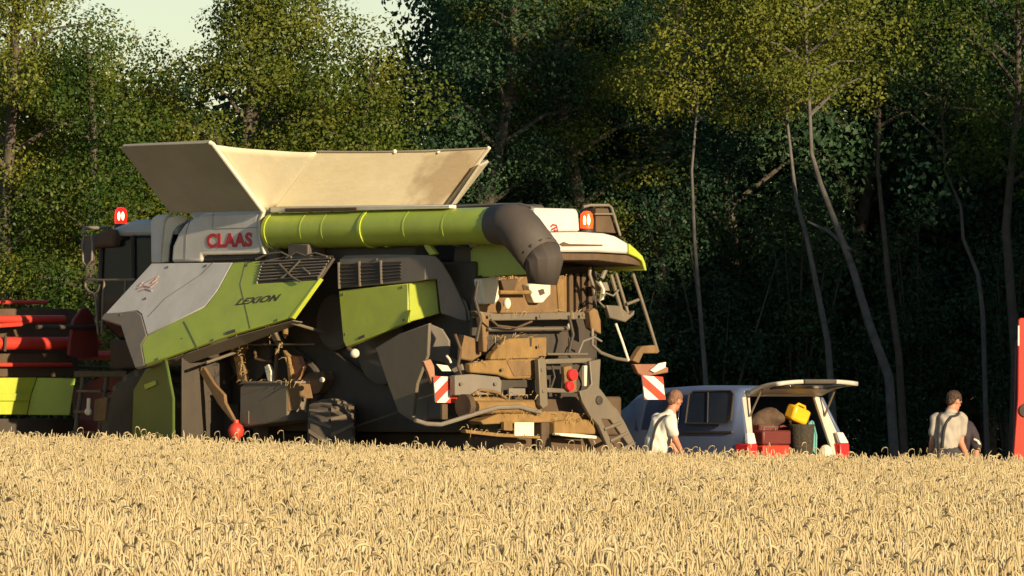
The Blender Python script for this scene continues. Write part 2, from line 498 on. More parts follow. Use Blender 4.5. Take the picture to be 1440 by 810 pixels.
for x in (477, 506, 536.3):
    mb = MB()
    f = lambda x, top: (369 - (x-478)*.045) if top else (406 - (x-478)*.115)
    mb.tube([cpt(x,f(x,1),P2)+P2[1]*.01, cpt(x+1,f(x,0),P2)+P2[1]*.01], .018, 6)
    mb.build('vent_mullion', 'steel', rsp)
seam([(529,403),(531,470)], P2, rsp, 'dgrey', .004)
for x, y in ((483,414),(486,470),(566,404),(568,450),(530,365)):
    MB().lathe([(.004,0),(.018,0),(.018,.012),(.004,.014)], cpt(x,y,P2)+P2[1]*.003, P2[1], 10).build('panel_screw', 'steel', rsp)
cplate('panel_latch', [(505,474),(514,470),(514,474),(505,478)], P2, .015, 'dgrey', rsp, .003, .015)
MB().ball(cpt(499,497,side(1.45)), .06).build('work_lamp', 'cream', comb)
MB().tube([cpt(490,490,side(1.4)), cpt(499,497,side(1.40))], .03).build('lamp_bracket', 'brown', comb)

# ---- lower rear shields
cplate('lower_rear_shield', [(528,489),(560,470),(603,454.5),(601,500),(586,540),(580,588),(560,580),(545,540)], tilt((0,1.45,0),(0,1,-.12)), .05, 'slate', bevel=.012)
cplate('rear_corner_shield', [(603.5,455),(622,463),(632,479),(632,500),(650,512),(655,530),(641,528),(625,510),(600,505)], tilt(cpt(603,480,side(1.45)),(-.55,.83,0)), .05, 'grey', bevel=.012)
cplate('dark_fender', [(545,541),(585,541),(600,520),(612,530),(611,560),(600,592),(578,592),(560,580)], side(1.30), .06, 'slate', bevel=.012)
cplate('lower_gearbox', [(600,560),(626,560),(628,588),(600,590)], side(1.5), .25, 'dgrey', bevel=.02)

# ---- wheels
def wheel(name, u, v, r_, wid, steer=0.0, seed=0):
    rot = Matrix.Rotation(steer, 3, 'Z')
    w = MB()
    def prof(mb, pr, n=40):
        ax = rot @ Vector((0,1,0))
        return mb.lathe(pr, Vector((u, v, r_)), ax, n)
    h = wid/2
    t = prof(MB(), [(r_*.52,-h*.8),(r_*.62,-h*.98),(r_*.79,-h),(r_*.88,-h*.88),(r_*.935,-h*.55),(r_*.95,0),(r_*.935,h*.55),(r_*.88,h*.88),(r_*.79,h),(r_*.62,h*.98),(r_*.52,h*.8)]).build(name, 'rubber', comb)
    lugs = MB(); nl = 22
    for k in range(nl):
        for s in (-1, 1):
            a0 = 2*math.pi*(k + (.5 if s > 0 else 0))/nl
            pts_o, pts_i = [], []
            for (yy, da, half) in ((0.0, 0.15, .035), (.5, .05, .036), (1.0, -.13, .042)):
                a = a0 + da
                for sg in (-1, 1):
                    aa = a + sg*half
                    rr = r_*(1.0 - .10*yy*yy); ri = r_*(.93 - .10*yy*yy)
                    pts_o.append(rot @ Vector((math.cos(aa)*rr, s*h*.95*yy, math.sin(aa)*rr)) + Vector((u,v,r_)))
                    pts_i.append(rot @ Vector((math.cos(aa)*ri, s*h*.95*yy, math.sin(aa)*ri)) + Vector((u,v,r_)))
            b = lugs.bm
            O = [b.verts.new(p) for p in pts_o]; I = [b.verts.new(p) for p in pts_i]
            for j in (0, 2):
                b.faces.new((O[j],O[j+1],O[j+3],O[j+2]))
                b.faces.new((O[j],O[j+2],I[j+2],I[j])); b.faces.new((O[j+1],I[j+1],I[j+3],O[j+3]))
            b.faces.new((O[0],I[0],I[1],O[1])); b.faces.new((O[4],O[5],I[5],I[4]))
    lugs.build('tread_lugs', 'tread', t)
    prof(MB(), [(.05,-h*.2),(r_*.18,-h*.3),(r_*.2,-h*.1),(r_*.45,h*.1),(r_*.53,-h*.75),(r_*.55,-h*.75),(r_*.55,h*.75),(r_*.53,h*.75),(r_*.46,h*.2),(r_*.2,h*.15),(r_*.17,h*.4),(.05,h*.42)], 28).build('rim', 'green', t)
    return t
wheel('rear_wheel', 3.40, 1.35, .79, .60, R(-42))
wheel('rear_wheel', 3.40, -1.35, .79, .60, R(-42))
wheel('front_wheel', 6.85, 1.30, 1.02, .75)
wheel('front_wheel', 6.85, -1.30, 1.02, .75)
MB().tube([(3.40,-1.2,.79),(3.40,1.2,.79)], .12, 10).box((3.4,-.5,.75),(3.9,.5,1.15)).build('rear_axle', 'black', comb)
MB().tube([(6.85,-1.1,1.02),(6.85,1.1,1.02)], .18, 12).build('front_axle', 'black', comb)
M['guardgreen'] = mat('shaded_dusty_green', (.085,.14,.018), .5, dust=.45, dustcol=(.09,.075,.03))  # green darkened to carry the shade it stands in, with dust over it
cplate('dark_wheel_screen', [(256,475),(326,475),(326,650),(256,650)], rear(5.72), .03, 'black', comb, .01)  # black sheet added to darken the space behind the wheel
cplate('front_wheel_guard', [(187,548),(204,519),(232,504),(243,560),(243,640),(184,640)], tilt((6.7,1.80,0),(.25,1,0)), .04, 'guardgreen', bevel=.02)
cplate('guard_rib', [(204,541),(220,535),(221,541),(206,548)], tilt((6.7,1.80,0),(.25,1,0)), .02, 'green', bevel=.004, lift=.02)

# ---- mid-lower tool box and linkage
tb = cplate('tool_box', [(337,544),(343,538),(404,538),(404,592),(337,602)], side(1.50), .55, 'slate', bevel=.02)
cplate('box_end', [(404.5,538),(436,540),(440,560),(426,560),(418,577),(405,578)], tilt(cpt(404,560,side(1.5)),(-.75,.66,0)), .03, 'dirt', tb, .006)
cplate('reflector', [(338.5,578),(350.5,578),(350.5,596),(338.5,596)], side(1.50), .012, 'steel', tb, .002, .012)
cplate('box_lid', [(336,541),(344,536),(405,536),(405,539),(344,539.5)], side(1.50), .5, 'grey', tb, .004, .02)
def bracket(name, pts, v, m, th=.08): return cplate(name, pts, side(v), th, m, bevel=.012)
bracket('hanging_bracket', [(320,476),(342,472),(344,490),(338,500),(343,520),(346,537),(334,538),(330,510),(325,495)], 1.32, 'dirt')
bracket('support_arm', [(376,458),(391,456),(386,468),(392,480),(396,487),(391,490),(380,474)], 1.32, 'steel')
MB().tube([cpt(340,485,side(1.3)), cpt(442,484,side(1.3))], .012).build('linkage_rod', 'steel', comb)
MB().tube([cpt(390,490,side(1.3)), cpt(387,537,side(1.3))], .03).build('hydraulic_ram', 'brown', comb)
MB().tube([cpt(358,492,side(1.3)), cpt(360,505,side(1.3)), cpt(372,508,side(1.3)), cpt(382,508,side(1.3))], .022).build('hydraulic_hose', 'brown', comb)
bracket('filter_housing', [(405,500),(418,501),(423,517),(415,534),(408,537)], 1.30, mat('rusty_filter', (.36,.13,.05), .7, dust=.4), .1)
bracket('tensioner_arm', [(397,492),(405,500),(411,536),(405,537),(403,515)], 1.36, 'straw')
bracket('pump_body', [(371,515),(377,512),(381,522),(381,537),(376,536)], 1.34, 'cream', .06)
bracket('hose_bundle', [(423,535),(432,525),(455,522),(457,535),(448,552),(436,556)], 1.2, 'brown', .2)
MB().ball(cpt(453,534,side(1.42)), .035).build('hose_coupling', 'cream', comb)
MB().ball(cpt(401,466,side(1.4)), (.04,.04,.09)).build('grease_fitting', 'straw', comb)
ps = cplate('prop_strut', [(279,521),(286,516),(296,532),(301,540),(315,555),(316,566),(332,596),(329,597),(306,568)], side(1.62), .05, 'dirt', bevel=.01)
MB().lathe([(.005,.0),(.05,.02),(.095,.09),(.105,.16),(.08,.22),(.04,.25),(.035,.29),(.005,.29)], cpt(332,622,side(1.62)), (0,0,1), 20).build('red_end_cap', 'red', ps)
MB().tube([cpt(281,496,side(1.45)), cpt(284,520,side(1.62))], .02).build('strut_hinge', 'steel', ps)
MB().tube([cpt(306,522,side(1.2)), cpt(312,528,side(1.2)), cpt(316,540,side(1.2))], .02).build('short_hose', 'steel', comb)
mb = MB()
for (x, y, z) in ((6.2,1.0,1.3),(5.6,1.0,1.15),(5.0,1.0,1.2)):
    mb.box((x-.15,y,z-.2),(x+.15,y+.2,z+.35))
mb.build('frame_brackets', 'black', comb, .02)

# ---- grain tank and its raised covers
MB().box((4.42,-1.42,3.3),(6.08,1.38,3.86)).build('grain_tank', 'dgrey', comb, .03)
hl = cpt(372,297,side(1.48)); 
PL = tilt(hl, (0,.87,-.88))
tank = bpy.data.objects['grain_tank']
cplate('side_cover', [(368,297),(240,300),(236,296),(171,210),(171,206),(294,200.5),(299,204)], PL, .05, 'fabric_shaded', tank, .01)
ctube('cover_edge_rod', [(371,298),(299,202),(295,200.5)], (PL[0]+PL[1]*.012, PL[1]), .028, 'cream', tank)
def stained(center, radius):
    m = M['fabric'].copy(); m.name = 'stained_tank_cover'; nt = m.node_tree
    b = nt.nodes['Principled BSDF']; src = b.inputs['Base Color'].links[0].from_socket
    tc = nt.nodes.new('ShaderNodeTexCoord'); d = nt.nodes.new('ShaderNodeVectorMath'); d.operation = 'DISTANCE'
    d.inputs[1].default_value = center; nt.links.new(tc.outputs['Object'], d.inputs[0])
    n = nt.nodes.new('ShaderNodeTexNoise'); n.inputs['Scale'].default_value = 2.6; n.inputs['Detail'].default_value = 7
    nt.links.new(tc.outputs['Object'], n.inputs['Vector'])
    a = nt.nodes.new('ShaderNodeMath'); a.operation = 'MULTIPLY_ADD'; a.inputs[1].default_value = -1.1
    nt.links.new(n.outputs['Fac'], a.inputs[0]); nt.links.new(d.outputs['Value'], a.inputs[2])
    mr = nt.nodes.new('ShaderNodeMapRange'); mr.inputs['From Min'].default_value = radius-.75; mr.inputs['From Max'].default_value = radius-.45
    mr.inputs['To Min'].default_value = .62; mr.inputs['To Max'].default_value = 0
    nt.links.new(a.outputs[0], mr.inputs['Value'])
    mx = nt.nodes.new('ShaderNodeMix'); mx.data_type = 'RGBA'; mx.inputs[7].default_value = (.26,.17,.09,1)
    nt.links.new(mr.outputs[0], mx.inputs[0]); nt.links.new(src, mx.inputs[6]); nt.links.new(mx.outputs[2], b.inputs['Base Color'])
    return m
hr = cpt(385,290,side(1.40))
PR = tilt(hr, (-.72,0,-.80))
cplate('rear_cover', [(388,291),(629,288),(686,209),(600,213),(520,214.5),(446,214)], PR, .03, stained(cpt(628,250,PR), .55), tank, .006)
# far covers
lc = [cpt(x,y,PL) for x,y in ((299,203),(371,297))]
rc = [cpt(x,y,PR) for x,y in ((446,214),(387,291))]
mb = MB()
def fold(a, b):
    p = lc[0].lerp(lc[1], b); q = rc[0].lerp(rc[1], b)
    r_ = p.lerp(q, a)
    sag = math.sin(a*math.pi)*(1-b)*.10 + .015*math.sin(a*9+b*5)
    return r_ + Vector((.5,-.5,-.25))*sag
mb.grid(fold, 14, 10)
mb.build('corner_fabric', 'fabric', tank, solid=.012, smooth=80)
ctube('rear_edge_rod', [(629,287),(659,247),(688,207.5)], (PR[0]+PR[1]*.01, PR[1]), .026, 'cream', tank)
ctube('rear_top_rod', [(686,208),(600,212.5),(520,213.5),(446,213.5)], (PR[0]+PR[1]*.004, PR[1]), .012, 'steel', tank)
for x in (555, 616): MB().ball(cpt(x,213,PR), .03).build('rim_clip', 'cream', tank)
w1 = lc[0].z
mb = MB().prism([(4.42,-1.42,3.86),(6.08,-1.42,3.86),(6.08,-2.25,4.68),(4.42,-2.25,4.68)], (0,.03,.03)); mb.build('side_cover', 'fabric_shaded', tank)
mb = MB().prism([(6.08,-1.42,3.86),(6.08,1.38,3.86),(6.85,1.38,4.55),(6.85,-1.42,4.55)], (-.03,0,.03)); mb.build('front_cover', 'fabric', tank)
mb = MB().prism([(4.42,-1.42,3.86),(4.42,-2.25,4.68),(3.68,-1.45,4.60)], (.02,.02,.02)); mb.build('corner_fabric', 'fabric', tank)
# rail under the rear cover
cplate('tank_rail', [(380,291),(632,288),(632,293),(380,299)], side(1.44), .12, 'cream', tank, .01)
cplate('rail_grip', [(402,293),(503,291.5),(503,296),(402,298)], side(1.44), .06, 'brown', tank, .008, .02)

# ---- white side with the maker's lettering
cw = cplate('tank_side_panel', [(250,328),(259,315),(270,307),(284,300),(368,297.5),(363,309),(363,334),(369.5,357),(284,359),(283,368.5),(240,369.5),(242,346)], side(1.46), .22, 'white', bevel=.05)
cplate('panel_lit_edge', [(368.5,297),(371,297.5),(366,310),(366,334),(372,357),(369.8,357.5),(363.5,334),(363.5,309)], side(1.46), .2, 'cream', cw, .004, .004)  # sunlit edge of the panel, its light put into a cream strip
cplate('panel_gap', [(285,360.5),(369,358.5),(369,364),(285,367)], side(1.42), .05, 'black', cw, .003)
seam([(268,309),(262,325),(261,366)], side(1.46), cw, 'grey', .005); seam([(300,299.5),(299,322),(362,320)], side(1.46), cw, 'grey', .004)
lettering(cf, 'maker_lettering', 'CLAAS', [(291,328.5),(355,326.5),(354.5,347),(291,349)], side(1.46), 'redmark', cw, .006, 0.0, .045)
# ---- cab
MB().box((7.2,-.85,1.95),(8.55,.82,2.35)).build('cab_base', 'black', comb, .03)
cab = MB()
cab.prism([(7.2,.84,2.35),(8.35,.84,2.35),(8.75,.84,2.6),(8.7,.84,3.62),(8.0,.84,3.72),(7.2,.84,3.72)], (0,-1.68,0))
cab = cab.build('cab', 'glass', comb, .04)
MB().prism([(7.05,.86,3.72),(8.2,.86,3.72),(8.55,.86,3.70),(8.4,.86,3.84),(8.0,.86,3.93),(7.05,.86,3.93)], (0,-1.72,0)).build('cab_roof', 'cabroof', cab, .05)
MB().prism([(8.3,.95,3.58),(9.05,.95,3.56),(9.0,.95,3.68),(8.45,.95,3.82),(8.3,.95,3.8)], (0,-1.9,0)).build('roof_visor', 'brown', cab, .04)
for (u0,w0,u1,w1_) in ((7.25,2.35,7.25,3.72),(8.0,2.35,8.02,3.72),(8.74,2.6,8.68,3.62)):
    for v in (.85,-.85): MB().tube([(u0,v,w0),(u1,v,w1_)], .035, 8).build('door_post', 'black', cab)
MB().box((7.6,-.25,2.4),(8.0,.25,2.6)).box((7.5,-.25,2.5),(7.62,.25,3.2)).build('driver_seat', 'dgrey', cab, .05)
cplate('cab_pillar', [(211.5,313),(214,306),(220,302.5),(236,301),(231,310),(228,330),(226.5,370),(212,370)], side(1.38), .1, 'white', comb, .02)
cplate('pillar_lit_face', [(232,316),(236,307),(244,303),(258,303),(266,306),(260,313),(250,318),(244,326),(239,346),(237.5,368.5),(227,369)], tilt(cpt(232,330,side(1.38)),(-.75,.66,0)), .1, 'cream', comb, .012)  # sunlit side of the pillar, the light put into the cream colour
# mirror and arm
MB().tube([cpt(150,320,side(1.0)), cpt(118,321,side(1.5)), cpt(116,330,side(1.5))], .025).build('mirror_arm', 'grey', comb)
mp = side(1.5)
mir = cplate('mirror', [(118,332),(128,331),(130,345),(129,366),(123,373),(117,368)], mp, .07, 'dgrey', comb, .02)
ctube('mirror_rim', [(118,332),(128,331),(130,345),(129,366),(122,374),(117,368),(116,345),(118,332)], mp, .015, 'grey', mir)
# hand rails
hp = side(1.42)
ctube('hand_rail', [(190,393),(147,394),(126,393),(120.5,397),(120,403),(125,410),(134,413),(139,408),(141,400)], hp, .017, 'steel')
ctube('rail_post', [(147,394),(145,415),(143.5,470)], hp, .018, 'steel')
ctube('rail_post', [(134,413),(138,470)], hp, .016, 'steel')
ctube('rail_post', [(177,392),(176,420)], hp, .016, 'steel')
# ladder to the cab platform
MB().box((7.3,.85,1.85),(8.4,1.55,1.93)).build('cab_platform', 'black', comb, .01)
mb = MB()
for u in (7.75, 8.25): mb.tube([(u,1.5,1.9),(u,1.75,.55)], .028, 8)
for k in range(5): mb.box((7.75,1.45+.05*k,1.65-.27*k),(8.25,1.62+.05*k,1.68-.27*k))
mb.build('cab_ladder', 'dgrey', comb)
cplate('toe_guard', [(133,562),(150,558),(147,592),(131,592)], side(1.7), .04, 'dirt', comb, .01)
MB().ball(cpt(124,579,side(1.7)), .05).tube([cpt(124,579,side(1.7)), cpt(125,560,side(1.7))], .025).build('step_lamp', 'cream', comb)
# beacon on the cab
def beacon(px, py, plane, name, m):
    p = cpt(px, py, plane)
    b = MB().lathe([(.02,-.15),(.085,-.15),(.09,-.11),(.085,-.10)], p, (0,0,1), 16).build(name, 'black', comb)
    MB().lathe([(.08,-.10),(.085,.0),(.075,.08),(.04,.115),(.005,.12)], p, (0,0,1), 16).build('lens', m, b)
    s = (cf.q @ (CAM - cf.o) - p); s.z = 0; s.normalize()
    t = s.cross(Vector((0,0,1)))
    mb = MB()
    for k in (-1, 1): mb.ball(p + s*.075 + t*.026*k + Vector((0,0,.0)), (.016,.016,.055))
    mb.build('bulb', 'lampcore', b)
beacon(170, 304, side(.4), 'beacon', 'lampred')

# ---- unloading auger folded back along the left side
pa = side(1.30)
A0 = cpt(386, 325, pa); A1 = cpt(705, 317, pa)
aug = MB().tube([A0, A0.lerp(A1,.5), A1], .232, 28).build('unloading_auger', 'green', comb)
for (x, y, r_, wdt) in ((524, 322, .248, .05), (389,325,.245,.06)):
    p = cpt(x, y, pa); d = (A1-A0).normalized()
    MB().tube([p-d*wdt/2, p+d*wdt/2], r_, 28).build('auger_flange', 'lime', aug)
sp = [cpt(698,316,pa), cpt(719,315.5,pa), cpt(727,318,pa), cpt(734,326,pa), cpt(762,362,pa)]
M['spout'] = mat('dusty_black_rubber', (.050,.044,.040), .7, dust=.5, dustcol=(.115,.085,.062), scale=2, bump=.2)
MB().tube(sp, [.240,.255,.265,.268,.258], 20, cap=False).build('auger_spout', 'spout', aug, solid=.02, smooth=40)
q0, q1, q2 = cpt(757,355,pa), cpt(765,368,pa), cpt(763,399,pa)
MB().tube([q0, q1, q2], [.266,.245,.18], 12, cap=False).build('spout_flap', 'spout', aug, solid=.015, smooth=20)
for x, y in ((440,323.5),(470,323),(585,320),(640,319)):
    p = cpt(x, y, pa); d = (A1-A0).normalized()
    MB().tube([p-d*.012, p+d*.012], .2355, 28).build('weld_band', 'green', aug)
MB().box((3.7,1.2,3.3),(4.1,1.5,3.55)).build('auger_rest', 'dgrey', aug, .02)
cplate('auger_cradle', [(594,341),(600,340),(613,357),(604,359),(598,350)], side(1.35), .06, 'lime', comb, .006)
cplate('cradle_stop', [(536,341),(541,341),(546,347),(541,348)], side(1.35), .06, 'lime', comb, .006)

# ---- rear hood
PH = rear(0.0)
hood = cplate('rear_hood', [(748,329),(760,327),(815,326),(850,328),(866,332),(884,342),(884,357),(840,354.5),(791,354.5),(748,347)], PH, 1.2, 'white', comb, .03)
cplate('hood_corner', [(884.6,342),(894,350),(904,360),(908,370),(910,381),(907,380),(903,367),(896,362),(884.6,357)], PH, 1.4, 'lime', hood, .012)
cplate('hood_upper', [(752,292),(811,293.5),(814,300),(816,325.5),(752,326)], rear(.12), 1.0, 'white', hood, .03)
cplate('hood_slot', [(786,343.5),(792,340),(800,343),(848,344),(846,346),(790,346.5)], PH, .02, 'brown', hood, .002, .008)
mb = MB()
pm = rear(.12)
for st in ([(774,319),(777,316),(782,317),(784,325),(779,324)], [(775,323),(781,320)]): mb.tube([cpt(x,y,pm)+pm[1]*.003 for x,y in st], .012, 5)
mb.build('hood_emblem', 'redmark', hood)
cplate('hood_left_side', [(661,352),(672,343),(700,335),(735,332),(746,336),(741,386),(700,388),(662,392)], side(1.0), .03, 'green', hood, .012)
cplate('hood_lining', [(752,349),(791,356),(840,356.5),(884,359),(897,364),(903,375),(890,372),(840,366),(752,366)], rear(.06), 1.1, 'brown', hood, .01)
cplate('side_gap_panel', [(640,345),(662,350),(664,392),(676,392),(678,440),(661,440),(650,408),(636,380)], side(1.0), .05, 'dgrey', comb)
cplate('engine_top_cover', [(632,287),(690,286),(694,292),(694,330),(632,330)], side(.95), .9, 'dgrey', comb, .04)
MB().tube([cpt(640,291,side(1.0)), cpt(690,288,side(1.0)), cpt(732,287.5,side(1.0)), cpt(748,292,side(1.0))], .02).build('deck_rail', 'steel', comb)
beacon(825, 310, rear(.3), 'beacon', 'lampamber')
ctube('rear_guard_rail', [(820,291),(830,288.5),(856,288.5),(860,292),(872,331)], rear(.5), .018, 'grey')
ctube('guard_rail_bar', [(836,301),(862,301)], rear(.5), .012, 'grey')
cplate('radiator_screen', [(838,293),(858,293),(868,328),(838,326)], rear(.55), .3, 'brown', comb)

# ---- rear end under the hood: dusty discharge and chopper
RB = rear(.75)
cplate('discharge_back', [(668,388),(835,372),(838,560),(660,560)], rear(.92), .05, 'black', comb)
cplate('upper_straw_panel', [(676,392),(800,386),(797,440),(674,440)], rear(.86), .05, 'dirt', comb)
cplate('inner_light_strip', [(783,392),(793,391),(794,438),(786,438)], rear(.84), .05, 'straw', comb)
mb = MB()
for k in range(4):
    x = 801 + k*9
    mb.prism(cf.poly([(x,384),(x+5.5,383),(x+6,439),(x+.5,439)], rear(.8)), (.06,0,0))
mb.build('straw_rake_bars', 'brown', comb, .01)
hb = cplate('bearing_housing', [(676,392),(701,390),(703,420),(697,427),(681,428)], rear(.72), .14, 'cream', comb, .02)
hb2 = cplate('bearing_housing', [(744,400),(752,398),(775,397),(775,414),(769,420),(764,426),(752,426),(748,416)], rear(.72), .14, 'cream', comb, .02)
cplate('bearing_hole', [(756,408),(764,406),(766,413),(759,416)], rear(.72), .01, 'brown', hb2, .002, .008)
MB().tube([cpt(702,411,rear(.7)), cpt(746,411,rear(.7))], .028, 10).build('spreader_shaft', 'straw', comb)
cplate('shaft_guard', [(705,394),(729,392),(724,408),(709,409)], rear(.72), .08, 'brown', comb, .01)
MB().ball(cpt(713,427,rear(.68)), (.05,.05,.075)).build('grease_cup', 'cream', comb)
cplate('rear_cross_beam', [(668,437),(700,441),(828,438),(830,449),(690,451),(676,446)], rear(.55), .14, 'steel', comb, .012)
MB().tube([cpt(686,463,rear(.5)), cpt(800,462,rear(.5))], .02, 8).build('chopper_edge_bar', 'steel', comb)
MB().ball(cpt(801,458,rear(.5)), .035).build('bar_clip', 'cream', comb)
cplate('chopper_housing', [(686,466),(800,465),(800,500),(686,500)], rear(.7), .2, 'black', comb, .02)
cplate('beam_post', [(676,443),(688,443),(688,463),(685,495),(680,495),(679,463)], rear(.54), .1, 'dirt', comb, .012)
cplate('left_side_plate', [(650,470),(676,478),(678,500),(665,508),(648,505)], rear(.7), .08, 'dirt', comb, .02)
cplate('spreader_cover', [(692,499),(708,480),(716,476),(769,474),(769,503),(690,506)], rear(.52), .12, 'straw', comb, .015)
cplate('spreader_apron', [(661,511),(690,506.5),(768,503.5),(768,532),(716,533),(700,527),(662,524)], rear(.42), .12, 'straw', comb, .02)
cplate('apron_patch', [(712,508),(760,507),(760,528),(722,529)], rear(.42), .02, 'dirt', comb, .004, .012)
cplate('notch', [(744.5,475.5),(747.5,475.5),(747,487),(745,487)], rear(.52), .02, 'black', comb, .001, .012)
cplate('rear_bumper_plate', [(640,528),(664,526),(702,530),(706,536),(705,555),(640,556)], rear(.40), .1, 'grey', comb, .012)
cplate('tow_frame', [(705,534),(762,534),(764,565),(746,565),(744,545),(722,545),(720,562),(706,562)], rear(.5), .15, 'black', comb, .01)
cplate('tow_plate', [(716,546),(739,546),(739,556),(716,557)], rear(.38), .04, 'grey', comb, .006)
cplate('spreader_drum', [(664,558),(700,558),(720,562),(764,562),(764,582),(700,585),(664,585)], rear(.35), .3, 'straw', comb, .05)
MB().tube([cpt(651,571,rear(.3)), cpt(658,571,rear(.3))], .15, 18).build('drum_end', 'brown', comb)
MB().tube([cpt(668,573,rear(.3)), cpt(735,573,rear(.3))], .085, 12).build('spreader_roller', 'straw', comb)
ctube('drag_bar', [(584,591),(600,596),(620,597),(640,591),(672,581),(700,573),(730,572),(760,580)], rear(.2), .028, 'grey')
cplate('lower_tray', [(676,592),(705,580),(790,578),(838,584),(838,592),(700,596),(680,597)], rear(.28), .25, 'straw', comb, .012)
cplate('tray_lip', [(655,604),(700,609),(760,613),(760,617),(700,614),(656,609)], rear(.2), .1, 'straw', comb, .006)
npl = cplate('number_plate', [(724,594),(751,594),(751,613),(724,613)], rear(.18), .02, 'plate', comb, .004)
cplate('plate_neighbour_box', [(709,593),(721,593),(721,606),(709,605)], rear(.2), .06, 'straw', comb, .006)
cplate('hitch', [(762,592),(776,592),(776,640),(762,640)], rear(.3), .15, 'brown', comb, .02)
cplate('tail_box', [(780,593),(800,590),(838,590),(838,611),(800,610),(780,612)], rear(.2), .15, 'straw', comb, .02)
cplate('tail_box_lip', [(781,609),(810,610),(839,613),(839,617),(810,615),(781,612)], rear(.17), .06, 'cream', comb, .004)
MB().box((.5,-1.0,.55),(1.2,1.0,1.1)).box((.6,-1.1,1.1),(1.0,1.0,1.6)).build('rear_chassis', 'brown', comb, .03)
# central post, rails, tail lamps
cplate('rear_post', [(757,505),(762,503),(768,505),(771,570),(764,575),(760,570)], rear(.25), .08, 'steel', comb, .01)
cplate('platform_rail', [(768,505),(832,503),(832,510),(768,512)], rear(.25), .06, 'steel', comb, .01)
cplate('platform_lower_rail', [(770,545),(812,548),(812,553),(770,552)], rear(.25), .06, 'steel', comb, .01)
MB().tube([cpt(769,498,rear(.35)), cpt(826,498,rear(.35))], .016).build('thin_rail', 'steel', comb)
lampb = cplate('tail_lamp_bracket', [(793,516),(804,514),(806,524),(811,530),(811,550),(795,550)], rear(.24), .06, 'dirt', comb, .006)
MB().lathe([(.02,0),(.075,0),(.07,.04),(.02,.05)], cpt(804,527,rear(.22)), (-1,0,0), 18).lathe([(.02,0),(.065,0),(.06,.04),(.02,.05)], cpt(800,543,rear(.22)), (-1,0,0), 18).build('tail_lens', 'redlens', lampb)
# rear ladder
lad = cplate('rear_ladder', [(829,508),(845,505),(843,545),(862,570),(868,575),(879,594),(893,622),(884,626),(868,603),(858,590),(846,589),(862,625),(876,645),(862,645),(842,598),(830,585),(819,565),(815,550),(826,547),(832,540)], rear(.1), .06, 'steel', comb, .01)
cplate('ladder_slot', [(822,514),(826,514),(825,543),(822,543)], rear(.12), .05, 'cream', lad, .004)
mb = MB()
for t in (.25,.6,.95):
    a = Vector((843,592)).lerp(Vector((868,640)), t); b = Vector((866,585)).lerp(Vector((892,625)), t)
    mb.tube([cpt(a.x,a.y,rear(.1)), cpt(b.x,b.y,rear(.1))], .025, 8)
mb.build('ladder_rungs', 'steel', lad)
MB().lathe([(.02,0),(.06,0),(.055,.02),(.02,.025)], cpt(842,563,rear(.1)), (-1,0,0), 14).build('ladder_bolt', 'black', lad)
# chaff and straw lying on the ledges
def straw_bits(name, spots, n, seed):
    g2 = np.random.default_rng(seed); mb = MB()
    for _ in range(n):
        (x0,y0,x1,y1,plane) = spots[g2.integers(len(spots))]
        t = g2.uniform(); p = cpt(x0+(x1-x0)*t, y0+(y1-y0)*t, plane) + Vector((g2.uniform(-.06,.05), g2.normal(0,.02), abs(g2.normal(0,.02))))
        d = Vector(g2.normal(size=3)); d.z = -abs(d.z)*.8 if g2.random() < .6 else d.z*.3
        d.normalize(); l = g2.uniform(.03,.11); w = d.orthogonal().normalized()*.004
        m_ = p + d*l*.5 + Vector((0,0,.01)); e = p + d*l + Vector((0,0,-.02))
        vs = [mb.bm.verts.new(q) for q in (p-w,p+w,m_+w,m_-w,e+w*.5,e-w*.5)]
        mb.bm.faces.new((vs[0],vs[1],vs[2],vs[3])); mb.bm.faces.new((vs[3],vs[2],vs[4],vs[5]))
    o = mb.build(name, mat('dry_straw', (.42,.28,.11), .9, var=.3, scale=20), comb, 0, 0)
    o['kind'] = 'stuff'; return o
straw_bits('straw_residue', [(670,438,830,438,rear(.5)),(688,474,770,474,rear(.5)),(662,510,768,503,rear(.4)),(660,556,765,556,rear(.3)),(680,580,838,583,rear(.2)),(700,392,800,388,rear(.8)),(656,604,760,613,rear(.17)),(780,592,838,592,rear(.18)),(330,455,345,535,side(1.42)),(376,458,410,520,side(1.4)),(340,537,440,537,side(1.5))], 300, 55)
for st, r_, m_ in (([(672,396),(668,420),(676,450),(670,480)],.022,'black'),([(800,444),(806,470),(800,495),(808,512)],.022,'black'),([(690,449),(700,458),(726,461),(748,452)],.014,'brown'),
                  ([(640,470),(648,492),(644,515),(654,540)],.02,'brown'),([(776,512),(780,530),(774,548),(782,556)],.014,'black'),([(812,500),(820,480),(836,474),(846,480)],.014,'grey'),
                  ([(664,556),(676,548),(700,552),(712,560)],.018,'dirt'),([(818,512),(812,525),(818,540),(813,556)],.014,'black'),([(845,420),(852,412),(862,416),(870,408)],.012,'grey'),([(838,395),(846,405),(843,425),(850,432)],.014,'steel')):
    ctube('hose', st, rear(.36 if st[0][0] > 655 else .62), r_, m_)
for x, y in ((706,520),(752,520),(700,487),(758,487),(648,540),(696,540),(690,444),(760,445),(820,443),(762,520),(764,550),(838,520),(846,578),(672,566)):
    pb = cpt(x, y, rear(.25 if x > 755 and y > 500 else .38 if y > 500 else .46))
    MB().lathe([(.004,0),(.022,.0),(.022,.015),(.004,.018)], pb, (-1,0,0), 8).build('bolt', 'steel', comb)
# chaff and loose wiring caught on the raised panel's vent
for st in ([(362,366),(380,358),(398,356),(412,363)],[(405,364),(420,356),(432,361),(446,357),(462,362)],[(395,372),(412,390),(425,398)],[(424,368),(408,385),(398,392)],[(428,378),(438,386)]):
    MB().tube([cpt(x,y,P1)+P1[1]*.03 for x,y in st], .013, 6).build('loose_wiring', 'steel', comb)
